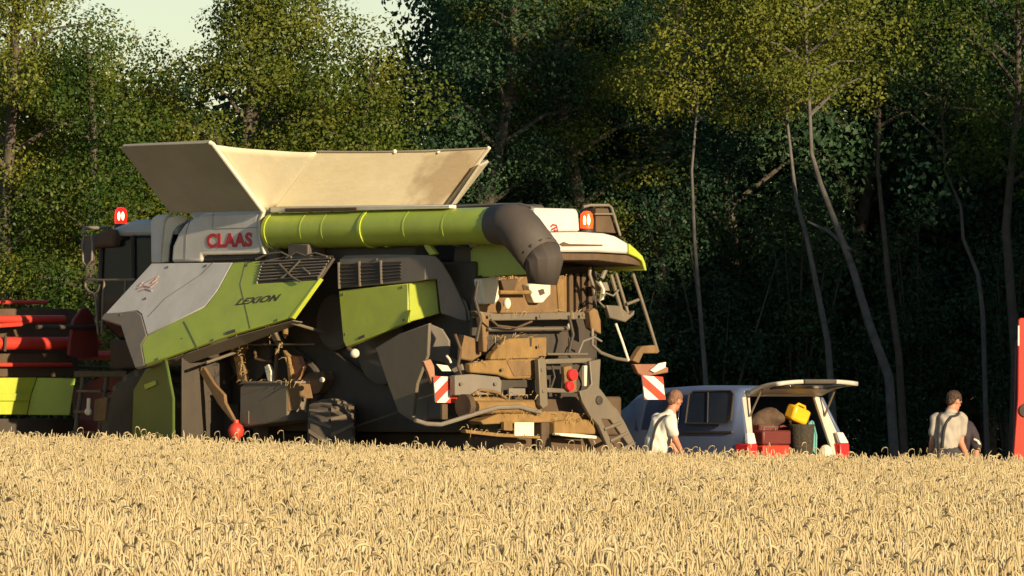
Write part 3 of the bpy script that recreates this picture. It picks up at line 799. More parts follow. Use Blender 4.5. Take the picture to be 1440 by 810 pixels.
# right-hand linkage and struts
cplate('pivot_casting', [(829,438),(836,433),(841,436),(845,450),(846,470),(838,466),(832,462)], rear(.45), .12, 'dirt', comb, .015)
ctube('fuel_hose', [(833,462),(833,485),(845,496),(866,504),(884,507)], rear(.4), .022, 'steel')
ctube('upper_hose', [(830,376),(829,386),(833,398),(836,415)], rear(.5), .024, 'steel')
MB().tube([cpt(843,396,rear(.45)), cpt(849,408,rear(.45)), cpt(847,420,rear(.45)), cpt(841,422,rear(.45))], .02).build('hose_loop', 'cream', comb)
ctube('lift_ram', [(846,392),(853,376)], rear(.45), .03, 'grey')
cplate('ram_mount', [(843,398),(858,396),(859,409),(845,409)], rear(.5), .1, 'grey', comb, .01)
ctube('lift_arm', [(859,386),(876,444)], rear(.42), .026, 'steel')
ctube('lift_arm', [(866,384),(883,440)], rear(.42), .022, 'steel')
cplate('arm_bracket', [(853,429),(872,430),(886,443),(893,436),(892,443),(880,453),(858,447)], rear(.40), .08, 'steel', comb, .012)
ctube('long_stay', [(890,385),(903,424),(915,462),(925,495)], rear(.35), .022, 'steel')
ctube('cross_stay', [(881,428),(899,421)], rear(.38), .02, 'steel')
ctube('stay_rod', [(866,455),(875,480),(884,507)], rear(.38), .016, 'cream')
cplate('stay_foot', [(890,507),(897,495),(903,487),(922,485),(927,493),(926,497),(905,497),(899,511)], rear(.3), .1, 'dirt', comb, .012)
cplate('lamp_carrier', [(892,512),(930,512),(940,517),(940,524),(906,530),(898,525)], rear(.2), .08, mat('dirty_red_brown', (.25,.07,.04), .6, dust=.4), comb, .012)
cplate('white_marker', [(915,521),(927,511),(937,509),(936,517),(921,524)], rear(.16), .03, 'boardwhite', comb, .006)
# warning boards
def board(pts, plane, name, nst, flip=False):
    tl, tr, br, bl = [Vector(p) for p in pts]
    b = cplate(name, pts, plane, .02, 'boardwhite', comb, .003)
    n = plane[1]
    def q(a, c):
        p = tl.lerp(tr, a).lerp(bl.lerp(br, a), c); return cpt(p.x, p.y, plane) + n*.004
    asp = ((bl-tl).length/(tr-tl).length)
    mb = MB()
    w = (1+asp)/nst
    for k in range(0, nst+1, 2):
        lo, hi = k*w - .12, (k+1)*w - .12     # band lo <= x + y*asp <= hi
        poly = [(0,0),(1,0),(1,asp),(0,asp)]
        def clip(poly, sgn, lim):
            out = []
            for i in range(len(poly)):
                p, r_ = poly[i], poly[(i+1)%len(poly)]
                fp = sgn*((1-p[0] if flip else p[0])+p[1]-lim); fr = sgn*((1-r_[0] if flip else r_[0])+r_[1]-lim)
                if fp >= 0: out.append(p)
                if (fp >= 0) != (fr >= 0):
                    t = fp/(fp-fr); out.append((p[0]+(r_[0]-p[0])*t, p[1]+(r_[1]-p[1])*t))
            return out
        poly = clip(poly, 1, lo)
        if len(poly) > 2: poly = clip(poly, -1, hi)
        if len(poly) > 2: mb.prism([q(x, y/asp) for x, y in poly], -n*.004)
    mb.build('stripes', 'boardred', b, 0, 0)
    return b
board([(610,529),(642,530),(643,567),(613,566)], rear(.55), 'warning_board', 5)
board([(903,528),(932,530),(936,562),(907,562)], rear(.15), 'warning_board', 4, True)
cplate('board_bracket', [(596,508),(606,505),(611,515),(612,528),(608,540),(603,525)], rear(.6), .06, mat('orange_brown_bracket', (.34,.15,.08), .7, dust=.4), comb, .01)
cplate('pale_sticker', [(614,512),(630,514),(635,522),(622,522)], rear(.55), .02, 'cream', comb, .004)
cplate('board_post', [(622,568),(630,568),(630,590),(622,590)], rear(.6), .05, 'brown', comb, .008)
ctube('light_wire', [(628,500),(632,505),(634,510)], rear(.55), .015, 'cream')

# ---- header (cutting table) carried at the front
hd = MB().box((9.55,-4.2,.95),(9.68,4.2,1.30)).box((9.6,-4.2,.62),(11.0,4.2,.72)).build('header', 'black', comb, .02)
HB = rear(9.5)
def hplate(name, pts, u, th, m, bevel=.01): return cplate(name, pts, rear(u), th, m, hd, bevel)
hplate('rear_skirt', [(-260,532),(52,531),(44,553),(38,583),(-260,584)], 9.5, .05, 'lime')
hplate('skirt_band', [(-260,553),(43.5,553),(41,564),(-260,565)], 9.47, .02, 'lime')
cplate('skirt_shaded_part', [(52.5,531),(106,532),(98,584),(38.5,583.5),(44.5,553)], tilt(cpt(52,555,HB),(-.75,.66,0)), .05, 'green', hd, .01)  # shaded end of the skirt: shade put into a darker green, turned face
def hbar(name, x0, x1, y, u, r_, m): return MB().tube([cpt(x0,y,rear(u)), cpt(x1,y,rear(u))], r_, 12).build(name, m, hd)
hbar('main_tube', -270, 136, 483, 9.75, .09, 'red')
hbar('upper_tube', -270, 90, 449, 9.9, .055, 'red')
hbar('lower_tube', -270, 100, 513, 9.7, .03, 'red')
hbar('reel_support', -270, 66, 425, 10.3, .028, 'red')
hplate('brace_plate', [(0,455),(36,453),(48,447),(46,452),(30,459),(0,461)], 9.85, .03, 'red')
hplate('feeder_bracket', [(97,500),(99,478),(104,450),(116,434),(124,432),(132,444),(138,470),(139,502),(120,504)], 9.3, .06, mat('shaded_red_bracket', (.22,.018,.014), .55, dust=.4, dustcol=(.12,.07,.045)), .015)  # red darkened: shade on this side of the header put into the colour
hbar('coupling_bar', 52, 136, 460, 9.25, .03, 'black')
hplate('tube_slit', [(7,472),(10,472),(9,494),(6,494)], 9.62, .02, 'black', .001)
# back sheet with slots between the tubes
hplate('back_sheet', [(-270,498),(100,497),(108,530),(-270,530)], 9.8, .03, 'brown')
hplate('inner_sheet', [(-270,434),(104,434),(112,530),(-270,530)], 10.25, .03, 'brown')
for v in (4.2, -4.25):
    MB().prism([(9.5,v,.6),(11.6,v,.45),(12.4,v,.55),(11.4,v,1.2),(10.0,v,2.0),(9.55,v,2.0)], (0,.06,0)).build('end_divider', 'green', hd, .02)
reel = MB().tube([(10.9,-4.1,2.15),(10.9,4.1,2.15)], .07, 10).build('reel', 'red', hd)
mb = MB()
for k in range(6):
    a = k*math.pi/3 + .3
    u, w = 10.9 + .55*math.cos(a), 2.15 + .55*math.sin(a)
    mb.tube([(u,-4.1,w),(u,4.1,w)], .022, 6)
    for v in np.arange(-4.0, 4.05, .16):
        mb.tube([(u,v,w),(u-.05,v,w-.24)], .006, 4)
    for v in (-4.05,-2,0,2,4.05): mb.tube([(10.9,v,2.15),(u,v,w)], .02, 6)
mb.build('reel_bats', 'brown', reel)
MB().prism([(8.5,.6,1.25),(8.5,.6,2.0),(9.6,.6,1.7),(9.6,.6,.95)], (0,-1.2,0)).build('feeder_house', mat('dark_red_feeder', (.12,.018,.015), .6, dust=.3, dustcol=(.10,.06,.04)), comb, .02)

exec_parts = True
# ================================================================== VAN
vf = Frame(1121, 101.3, R(132.0))
van = empty('van', vf.o, vf.rz, 'blue grey van with its tailgate raised and cargo showing, parked behind the combine', 'van')
secs = [ # u, half width bottom, half width top, w bottom, w belt, w top
 (0.00, .86, .84, .34, 1.02, 1.03), (0.06, .87, .80, .32, 1.02, 1.18), (0.28, .88, .68, .30, 1.05, 1.66), (0.45, .88, .69, .30, 1.06, 1.70),
 (1.4, .88, .69, .28, 1.06, 1.71), (2.0, .88, .68, .28, 1.06, 1.68), (2.3, .88, .66, .28, 1.05, 1.60), (3.05, .87, .76, .28, 1.02, 1.06), (3.7, .84, .74, .30, .88, .90), (3.95, .74, .66, .34, .74, .76)]
mb = MB(); rings = []
for u, hbm, ht, wb, wbelt, wt in secs:
    ring = []
    for s in (1, -1):
        pts = [(u, s*hbm*.96, wb), (u, s*hbm, wb+.18), (u, s*(hbm), (wb+wbelt)/2), (u, s*hbm*.985, wbelt), (u, s*(ht+.03), wt-.07 if wt-wbelt > .1 else wt-.005), (u, s*(ht-.06), wt), (u, s*ht*.4, wt+.015)]
        ring += pts if s == 1 else list(reversed(pts))
    rings.append([mb.bm.verts.new(p) for p in ring])
for i in range(len(rings)-1):
    for k in range(len(rings[0])-1):
        if i < 2 and 4 <= k <= 8: continue
        mb.bm.faces.new((rings[i][k], rings[i][k+1], rings[i+1][k+1], rings[i+1][k]))
mb.bm.faces.new(rings[-1])
vb = mb.build('body', 'vanblue', van, solid=.035, smooth=40)
def vplate(name, pts, plane, th, m, parent=van, bevel=.006, lift=0): return plate(vf, name, pts, plane, th, m, parent, bevel, lift)
MB().box((.08,-.80,.55),(3.0,.80,.68)).box((2.0,-.62,.68),(2.1,.62,1.6)).box((.12,-.83,.68),(2.0,-.79,1.05)).box((.12,.79,.68),(2.0,.83,1.05)).build('load_floor', 'lining', van, .01)
MB().box((-.10,-.86,.36),(.02,.86,.62)).build('rear_bumper', 'vantrim', van, .03)
VS = tilt((0,.875,1.05), (0,.96,.28))
sw = vplate('side_window', [(965,596),(970,556),(976,551),(1029,550),(1033,555),(1029,592),(1024,596)], tilt(vf.pt(1000,594,side(.885)),(0,.952,.305)), .02, 'vanglass', lift=.012, bevel=.004)
WP = tilt(vf.pt(1000,594,side(.885)),(0,.952,.305))
MB().tube([vf.pt(x,y,WP)+WP[1]*.016 for x,y in ((965,596),(970,556),(976,551),(1029,550),(1033,555),(1029,592),(1024,596),(965,596))], .012, 6).build('window_seal', 'black', sw)
MB().tube([vf.pt(997,551,WP)+WP[1]*.016, vf.pt(996,595,WP)+WP[1]*.016], .008, 6).build('window_divider', 'black', sw)
vplate('front_window', [(925,594),(935,556),(942,551),(958,551),(954,596)], WP, .02, 'vanglass', lift=.012, bevel=.004)
MB().prism([(2.38,.56,1.53),(3.0,.66,1.10),(3.0,-.66,1.10),(2.38,-.56,1.53)], (.015,0,.015)).build('windscreen', 'vanglass', van)
vplate('rub_strip', [(960,606),(1030,606),(1030,609),(960,609)], side(.885), .03, 'black', lift=.012, bevel=.004)
# rear pillars, lamps
for s, cols in ((1, 0), (-1, 1)):
    p = MB()
    p.prism([(-.02,s*.885,.62),(-.02,s*.74,.62),(.27,s*.57,1.60),(.29,s*.69,1.60),(.06,s*.845,1.05)], (.05,0,.0))
    p.build('rear_pillar', 'vantrim', van, .01)
    MB().prism([(-.045,s*.905,.60),(-.045,s*.73,.60),(-.035,s*.73,1.00),(-.035,s*.895,1.00)], (.24,0,0)).build('tail_light', 'redlens', van, .012)
    MB().prism([(-.033,s*.89,1.005),(-.033,s*.745,1.005),(.022,s*.735,1.14),(.028,s*.845,1.14)], (.06,0,0)).build('reversing_light', 'boardwhite', van, .008)
MB().prism([(.26,.66,1.60),(.26,-.66,1.60),(.28,-.66,1.67),(.28,.66,1.67)], (.05,0,0)).build('roof_header', 'vantrim', van, .01)
# tailgate raised
mb = MB()
def tg(a, b):
    v = .66 - 1.32*a
    u = .24 - .64*b
    w = 1.66 + .13*b + .035*math.sin(b*3.1) - .03*abs(2*a-1)**3
    return Vector((u, v*(1+.05*b), w))
mb.grid(tg, 14, 8)
tgo = mb.build('tailgate', 'vantrim', van, solid=.05, smooth=60)
MB().grid(lambda a, b: tg(.12+.76*a, .42+.5*b) + Vector((0,0,-.04)), 8, 4).build('tailgate_window', 'vanglass', tgo, solid=.02)
MB().tube([tg(.30,1.0)+Vector((-.01,0,.0)), tg(.70,1.0)+Vector((-.01,0,.0))], .03).build('handle', 'dgrey', tgo)
for s in (1,-1):
    MB().tube([(.18,s*.66,1.35), tg(.02 if s>0 else .98,.45)], .013).build('gas_strut', 'steel', van)
def vwheel(u, v):
    t = MB().lathe([(.17,-.09),(.25,-.10),(.305,-.085),(.315,-.03),(.315,.03),(.305,.085),(.25,.10),(.17,.09)], (u,v,.315), (0,1,0), 32).build('wheel', 'rubber', van)
    MB().lathe([(.02,-.05),(.18,-.07),(.185,.07),(.15,.05),(.06,.06),(.02,.065)], (u,v,.315), (0,1,0), 24).build('rim', 'steel', t)
for u in (.75, 3.25):
    for v in (.80,-.80): vwheel(u, v)

def vworld(p): return vf.o + Matrix.Rotation(vf.rz,3,'Z') @ Vector(p)
def vthing(name, u, v, w, label, cat, group=None): return empty(name, vworld((u,v,w)), vf.rz, label, cat, group)
# cargo (each thing's own local axes follow the van's)
def vcoord(px, py, u): return vf.pt(px, py, rear(u))
def rel(o, p): return p - Vector((vf.q @ (o.location - vf.o)))
c = vcoord(1097, 632, .15)
o = vthing('toolbox', .35, c.y, .68, 'red steel toolbox lying in the open back of the van', 'toolbox')
MB().box((-.14,-.24,0),(.14,.24,.30)).build('box', 'red', o, .02)
MB().box((-.15,-.25,.305),(.15,.25,.49)).build('lid', mat('shaded_red_lid', (.13,.025,.02), .5), o, .025)  # shade under the tailgate put into a darker red for the upper box
MB().tube([(0,-.10,.49),(0,-.10,.53),(0,.10,.53),(0,.10,.49)], .012).build('handle', 'steel', o)
MB().box((-.155,-.18,.10),(-.14,.18,.13)).build('front_ridge', 'red', o, .006)
def lump(name, m, c, rad, seed, parent=None, amp=.18):
    r2 = np.random.default_rng(seed)
    mb = MB().ball((0,0,0), rad, None, 24, 16)
    ph = r2.uniform(0, 6.28, 6)
    for v in mb.bm.verts:
        p = v.co
        k = 1 + amp*(math.sin(p.x*17+ph[0])*math.sin(p.y*15+ph[1]) + .6*math.sin(p.z*26+ph[2]+p.x*9))
        v.co = Vector((p.x*k, p.y*k, max(p.z*k, -rad[2]*.8)))
    ob = mb.build(name, m, parent, 0, 70)
    ob.location = c
    return ob
p = vcoord(1078, 590, .75); q = vworld(p)
o = lump('sack', 'sack', q, (.28,.20,.13), 3); tag(o, 'brown crumpled sack heaped behind the red toolbox', 'sack')
o = vthing('stacked_crate', .8, p.y, .68, 'dark maroon crate under the brown sack in the van', 'crate')
MB().box((-.2,-.28,0),(.2,.28,.06)).box((-.2,-.28,.08),(-.16,.28,.56)).box((.16,-.28,.08),(.2,.28,.56)).box((-.2,-.28,.08),(.2,-.24,.56)).box((-.2,.24,.08),(.2,.28,.56)).build('slats', mat('maroon_crate', (.14,.035,.03), .7), o, .01)
MB().box((-.215,-.05,.46),(-.205,.05,.50)).build('grip', 'black', o)
p = vcoord(1131, 617, .25)
o = vthing('basket', .3, p.y, .68, 'dark woven basket beside the red toolbox in the van', 'basket')
MB().lathe([(.12,0),(.135,.02),(.165,.54),(.175,.555),(.16,.565),(.15,.53),(.12,.06),(.01,.05)], (0,0,0), (0,0,1), 28).build('bowl', 'basket', o)
MB().tube([(0,-.16,.54),(.1,-.12,.60),(.14,0,.62),(.1,.12,.60),(0,.16,.54)], .012).build('handle', 'basket', o)
p = vcoord(1128, 581, .33); 
o = vthing('jerrycan', .42, p.y, p.z-.02, 'yellow plastic canister tilted on top of the cargo', 'canister')
o.rotation_euler = (R(18), R(-8), vf.rz)
MB().box((-.09,-.15,-.10),(.09,.15,.10)).build('tank', 'yellow', o, .035)
MB().tube([(0,-.17,.05),(0,-.215,.09)], .026, 12).build('cap', 'black', o)
MB().tube([(0,-.11,.09),(0,-.08,.135),(0,.04,.135),(0,.08,.09)], .017).build('handle', 'yellow', o)
MB().box((-.10,-.175,-.11),(-.02,-.12,-.02)).build('spout_holder', 'black', o, .01)
o = vthing('plastic_lid', .28, vcoord(1150,600,.18).y, .68, 'teal plastic panel standing upright beside the dark basket', 'lid')
MB().prism([(-.0,-.07,0),(.0,.10,.0),(.0,.085,.46),(.0,.05,.58),(.0,-.01,.62),(.0,-.08,.42)], (.03,0,0)).build('panel', 'teal', o, .012)
MB().tube([(-.006,-.055,.02),(-.006,-.065,.42),(-.006,-.005,.60)], .012).build('rim', 'teal', o)
p = vcoord(1161, 640, -.02)
o = lump('cloth_bag', 'palecloth', vworld((p.x,p.y,p.z)), (.11,.10,.12), 5, None, .12); tag(o, 'pale cloth bundle resting on the rear sill of the van', 'bag')

# ================================================================== RED IMPLEMENT at the right edge
mf = Frame(1432, 99.5, R(132.0))
imp = empty('farm_implement', mf.o, 0, 'tall red upright of a farm implement standing at the right edge', 'farm implement')
def wp(px, py, Y): return at(px, py, Y) - mf.o
MB().prism([wp(x,y,99.5) for x,y in ((1432,450),(1435,447),(1462,447),(1462,742),(1418,742),(1424,655),(1428,600),(1431,560))], (0,.10,0)).build('end_plate', 'red', imp, .012)
MB().prism([wp(x,y,99.75) for x,y in ((1429,480),(1440,470),(1440,742),(1421,742),(1426,600))], (0,.12,0)).build('shaded_side_plate', mat('shaded_maroon', (.13,.03,.04), .6), imp, .012)  # shaded left side of the upright, the shade put into a maroon colour
MB().prism([wp(x,y,99.49) for x,y in ((1431.6,458),(1433.6,458),(1433.6,486),(1431.4,486))], (0,-.006,0)).build('reflective_strip', 'boardwhite', imp)
MB().lathe([(.01,0),(.09,0),(.085,.03),(.01,.035)], wp(1443,577,99.5), (0,-1,0), 18).build('pivot_boss', 'black', imp)
MB().box((.25,.1,1.9),(3.4,.25,2.1)).box((.25,.1,.6),(3.4,.25,.85)).build('cross_beams', 'red', imp, .02)
MB().box((3.3,-.02,0),(3.55,.12,2.6)).build('far_plate', 'red', imp, .012)
MB().box((-.1,-.5,.0),(.25,.8,.06)).box((3.2,-.5,0),(3.6,.8,.06)).build('foot', 'red', imp, .01)

# ================================================================== PEOPLE
def cone_mesh(bm, p0, r0, p1, r1, n=14):
    p0 = Vector(p0); p1 = Vector(p1); d = p1-p0; L = d.length
    ax = d.normalized() if L > 1e-6 else Vector((0,0,1))
    a = ax.orthogonal().normalized(); b = ax.cross(a)
    prof = []
    for k in range(5):
        t = -math.pi/2 + k*math.pi/8
        prof.append((r0*math.cos(t), r0*math.sin(t)))
    prof.append((r0,0)); prof.append((r1, L))
    for k in range(1,5):
        t = k*math.pi/8
        prof.append((r1*math.cos(t), L + r1*math.sin(t)))
    rings = [[bm.verts.new(p0 + ax*t + (a*math.cos(2*math.pi*k/n)+b*math.sin(2*math.pi*k/n))*max(r_,.0008)) for k in range(n)] for r_, t in prof]
    for i in range(len(rings)-1):
        for k in range(n):
            bm.faces.new((rings[i][k], rings[i][(k+1)%n], rings[i+1][(k+1)%n], rings[i+1][k]))
    bm.faces.new(list(reversed(rings[0]))); bm.faces.new(rings[-1])

def blob(name, cones, balls, m, parent, voxel=.010, smooth_it=4):
    mb = MB()
    for c in cones: cone_mesh(mb.bm, *c)
    for c, rad, rot in balls: mb.ball(c, rad, rot, 18, 12)
    o = mb.build(name, m, None, 0, 0)
    md = o.modifiers.new('r', 'REMESH'); md.mode = 'VOXEL'; md.voxel_size = voxel
    ms = o.modifiers.new('s', 'SMOOTH'); ms.iterations = smooth_it; ms.factor = .5
    dg = bpy.context.evaluated_depsgraph_get()
    me = bpy.data.meshes.new_from_object(o.evaluated_get(dg))
    me.name = name
    old = o.data
    o.modifiers.clear(); o.data = me
    bpy.data.meshes.remove(old)
    if name == 'hair':
        g3 = np.random.default_rng(5); n_ = len(me.vertices); co = np.empty(n_*3); me.vertices.foreach_get('co', co)
        me.vertices.foreach_set('co', co + g3.normal(0,.0035,n_*3)); me.update()
    if name in ('shirt','trousers'):
        n_ = len(me.vertices); co = np.empty(n_*3); me.vertices.foreach_get('co', co); co = co.reshape(-1,3)
        nr = np.empty(n_*3); me.vertices.foreach_get('normal', nr); nr = nr.reshape(-1,3)
        f1 = np.sin(co[:,2]*34+co[:,0]*21+np.sin(co[:,0]*17)*1.5) * np.sin(co[:,0]*19-co[:,2]*9+co[:,1]*8)
        f2 = np.sin(co[:,0]*46+co[:,2]*13+np.sin(co[:,2]*23))
        co = co + nr*(f1*.007+f2*.005)[:,None]
        me.vertices.foreach_set('co', co.ravel()); me.update()
    for p in me.polygons: p.use_smooth = True
    o.parent = parent
    return o

def hand(elbow, wrist, bend, s=1.0):
    """palm, four fingers and a thumb at the end of a forearm"""
    d = (Vector(wrist)-Vector(elbow)).normalized()
    side_ = d.cross(Vector(bend)).normalized(); nrm = side_.cross(d).normalized()
    W_ = Vector(wrist); out = []
    for k in range(4):
        o_ = (k-1.5)*.021
        out.append((W_ + side_*o_*.7 + d*.015, .017, W_ + side_*o_ + d*.09, .0125))
        L = (.036,.042,.040,.032)[k]
        b0 = W_ + side_*o_ + d*.09
        b1 = b0 + (d*.9 + nrm*.4).normalized()*L
        b2 = b1 + (d*.6 + nrm*.8).normalized()*L*.7
        b3 = b2 + (d*.3 + nrm).normalized()*L*.5
        out += [(b0,.0105,b1,.0095),(b1,.0095,b2,.0088),(b2,.0088,b3,.008)]
    t0 = W_ + side_*-.025 + d*.03
    t1 = t0 + (d*.6 - side_*.9 + nrm*.3).normalized()*.045
    t2 = t1 + (d*.9 - side_*.2 + nrm*.4).normalized()*.032
    out += [(t0,.016,t1,.0125),(t1,.0125,t2,.010)]
    return out

def person(px, Y, label, P, skin, shirt, trousers, hair, face, straps=None, sleeve=.55, hairball=None):
    """P: joints in metres relative to the feet; x right in the picture, y away, z up"""
    base = at(px, 541, Y); base.z = 0
    root = empty('person', base, 0, label, 'person')
    V = {k: Vector(v) for k, v in P.items()}
    f = Vector(face).normalized(); upv = (V['head']-V['neck']).normalized()
    sd = f.cross(upv).normalized(); f = upv.cross(sd).normalized()
    rot = Matrix((sd, f, upv)).transposed()
    h = V['head']
    cones = [(V['hip'],.13,V['waist'],.125),(V['waist'],.125,V['chest'],.145),(V['chest'],.12,V['neck'],.07),(V['neck'],.058,h-upv*.05,.055)]
    for s in 'lr':
        cones += [(V['chest'],.09,V['sh_'+s],.054),(V['sh_'+s],.050,V['el_'+s],.040),(V['el_'+s],.042,V['wr_'+s],.029),
                  (V['hip'],.11,V['hp_'+s],.10),(V['hp_'+s],.09,V['kn_'+s],.058),(V['kn_'+s],.055,V['an_'+s],.038)]
        cones += hand(V['el_'+s], V['wr_'+s], (.3,.5,-.2) if s == 'r' else (-.3,.5,-.2))
    balls = [(h+upv*.025, (.074,.095,.105), rot), (h - upv*.055 + f*.03, (.056,.066,.062), rot),
             (h + f*.10 - upv*.008, (.013,.018,.024), rot), (h + f*.094 - upv*.052, (.024,.010,.010), rot), (h+f*.085-upv*.09,(.022,.018,.018),rot),
             (h + sd*.076 - upv*.0, (.012,.022,.034), rot), (h - sd*.076 - upv*.0, (.012,.022,.034), rot),
             (h + f*.088 + upv*.03, (.05,.014,.010), rot)]
    b = blob('body', cones, balls, skin, root, .0085, 2)
    eyes = MB()
    for k in (-1,1): eyes.ball(h + f*.092 + sd*.032*k + upv*.008, (.012,.009,.009), rot, 10, 8)
    eyes.build('eyes', 'boot', root)
    if hair:
        hb = hairball or (.081,.100,.092)
        blob('hair', [], [(h + upv*.045 - f*.012, hb, rot), (h - f*.045 + upv*.0, (.066,.06,.075), rot)], hair, root, .009, 2)
    # shirt
    sc = [(V['hip']+Vector((0,0,.06)),.150,V['waist'],.152),(V['waist'],.150,V['chest'],.172),(V['chest'],.15,V['neck']-Vector((0,0,.02)),.078)]
    for s in 'lr':
        e = V['sh_'+s].lerp(V['el_'+s], sleeve)
        sc += [(V['chest'],.12,V['sh_'+s],.078),(V['sh_'+s],.076,e,.066)]
        wv = V['waist'].lerp(V['hp_'+s], .35)
        sc += [(V['chest'].lerp(V['sh_'+s], .5),.108, wv, .112)]
    sh_o = blob('shirt', sc, [], shirt, root, .012, 4)
    tc = [(V['hip'],.150,V['waist']-Vector((0,0,.06)),.146)]
    for s in 'lr':
        tc += [(V['hip'],.135,V['hp_'+s],.122),(V['hp_'+s],.112,V['kn_'+s],.082),(V['kn_'+s],.080,V['an_'+s],.068)]
    blob('trousers', tc, [], trousers, root, .013, 4)
    for s in 'lr':
        a = V['an_'+s]; fd = Vector((f.x, f.y, 0)).normalized()
        blob('boot', [(a+Vector((0,0,.06)),.055,Vector((a.x,a.y,.06)),.06),(Vector((a.x,a.y,.05)),.05,Vector((a.x,a.y,.045))+fd*.17,.045)], [], 'boot', root, .01, 2)
    if straps:
        for pts in straps:
            from mathutils.bvhtree import BVHTree
            bvh = BVHTree.FromPolygons([v.co for v in sh_o.data.vertices], [list(p.vertices) for p in sh_o.data.polygons])
            fine = []
            for a_, b_ in zip(pts[:-1], pts[1:]):
                for q in range(6):
                    loc, nrm_, _, _ = bvh.find_nearest(a_.lerp(b_, q/6)); fine.append(loc + nrm_*.004)
            MB().tube(fine, .017, 6).build('brace_strap', 'strap', root)
    return root

# man beside the combine's rear corner: seen from behind and to his right, leaning forward, head turned right
k = 1/114.
def J(px0, pts, z0=735.0):
    d = {}
    for n, (px, py, y) in pts.items(): d[n] = ((px-px0)*k, y, (z0-py)*k)
    return d
P = J(924, {'hip':(921,640,0),'waist':(922,622,0),'chest':(933,594,.03),'neck':(943,574,.06),'head':(949,558,.08),
     'sh_r':(942,586,-.14),'el_r':(949,612,-.18),'wr_r':(958,630,-.10),'sh_l':(925,583,.15),'el_l':(932,611,.26),'wr_l':(948,622,.30),
     'hp_r':(926,645,-.09),'kn_r':(930,690,-.08),'an_r':(922,726,-.10),'hp_l':(917,645,.10),'kn_l':(922,690,.14),'an_l':(912,726,.14)})
def back(V, dx, z, off=0.0): return Vector((dx, off, z))
person(924, 97.8, 'man in off white shirt stooping beside the striped warning board', P, 'skin', 'shirt', 'trouser2', 'grizzled', (.72,.66,-.2),
   straps=[[Vector(((937-924)*k,-.115,(735-577)*k)), Vector(((925-924)*k,-.135,(735-586)*k)), Vector(((917-924)*k,-.150,(735-604)*k)), Vector(((914-924)*k,-.150,(735-632)*k))]], sleeve=.62)
P = J(1332, {'hip':(1330,630,0),'waist':(1331,615,0),'chest':(1333,592,.05),'neck':(1338,573,.09),'head':(1342,559,.12),
     'sh_r':(1352,582,.02),'el_r':(1351,616,.02),'wr_r':(1364,645,.10),'sh_l':(1317,583,.04),'el_l':(1311,618,.02),'wr_l':(1312,648,.12),
     'hp_r':(1340,636,.0),'kn_r':(1343,684,.06),'an_r':(1340,726,-.02),'hp_l':(1320,636,.0),'kn_l':(1320,684,.06),'an_l':(1318,726,-.02)})
def bk(px, py, y): return Vector(((px-1332)*k, y, (735-py)*k))
person(1332, 97.6, 'brown haired man in beige T-shirt and dark braces seen from behind', P, 'skin', 'shirt2', 'trouser', 'hair', (.8,.6,-.25),
   straps=[[bk(1325,573,.02),bk(1319,584,-.08),bk(1316,600,-.12),bk(1320,630,-.13)],
           [bk(1350,577,-.01),bk(1338,579,-.085),bk(1330,588,-.118),bk(1326,602,-.137),bk(1324,628,-.145)]], sleeve=.62, hairball=(.084,.104,.092))
P = J(1356, {'hip':(1356,640,.10),'waist':(1356,625,.08),'chest':(1354,603,.0),'neck':(1348,592,-.04),'head':(1341,588,-.02),
     'sh_r':(1340,604,.10),'el_r':(1342,630,.12),'wr_r':(1348,652,.05),'sh_l':(1366,601,-.06),'el_l':(1373,622,-.10),'wr_l':(1371,642,-.12),
     'hp_r':(1350,646,.12),'kn_r':(1350,690,.06),'an_r':(1350,726,.12),'hp_l':(1363,646,.12),'kn_l':(1366,690,.06),'an_l':(1364,726,.12)})
p3 = person(1356, 98.3, 'man in dark jacket bent over behind the man in braces', P, 'skin', 'navy', 'trouser', 'hair', (-.5,-.2,-.6), sleeve=.97)
MB().tube([Vector(((1369-1356)*k,-.14,(735-612)*k)), Vector(((1374-1356)*k,-.165,(735-615)*k)), Vector(((1377-1356)*k,-.13,(735-620)*k))], .016).build('white_glint', 'boardwhite', p3)  # glint on the sleeve, modelled as a white strip

# ================================================================== TREES
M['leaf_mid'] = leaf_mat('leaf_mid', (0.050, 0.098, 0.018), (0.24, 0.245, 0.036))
M['leaf_shaded'] = leaf_mat('leaf_shaded', (0.023, 0.058, 0.034), (0.055, 0.100, 0.040), .25)  # shade of the wood put into a darker copy of the leaf colour
M['leaf_yellow'] = leaf_mat('leaf_yellow', (0.08, 0.125, 0.02), (0.27, 0.25, 0.038))

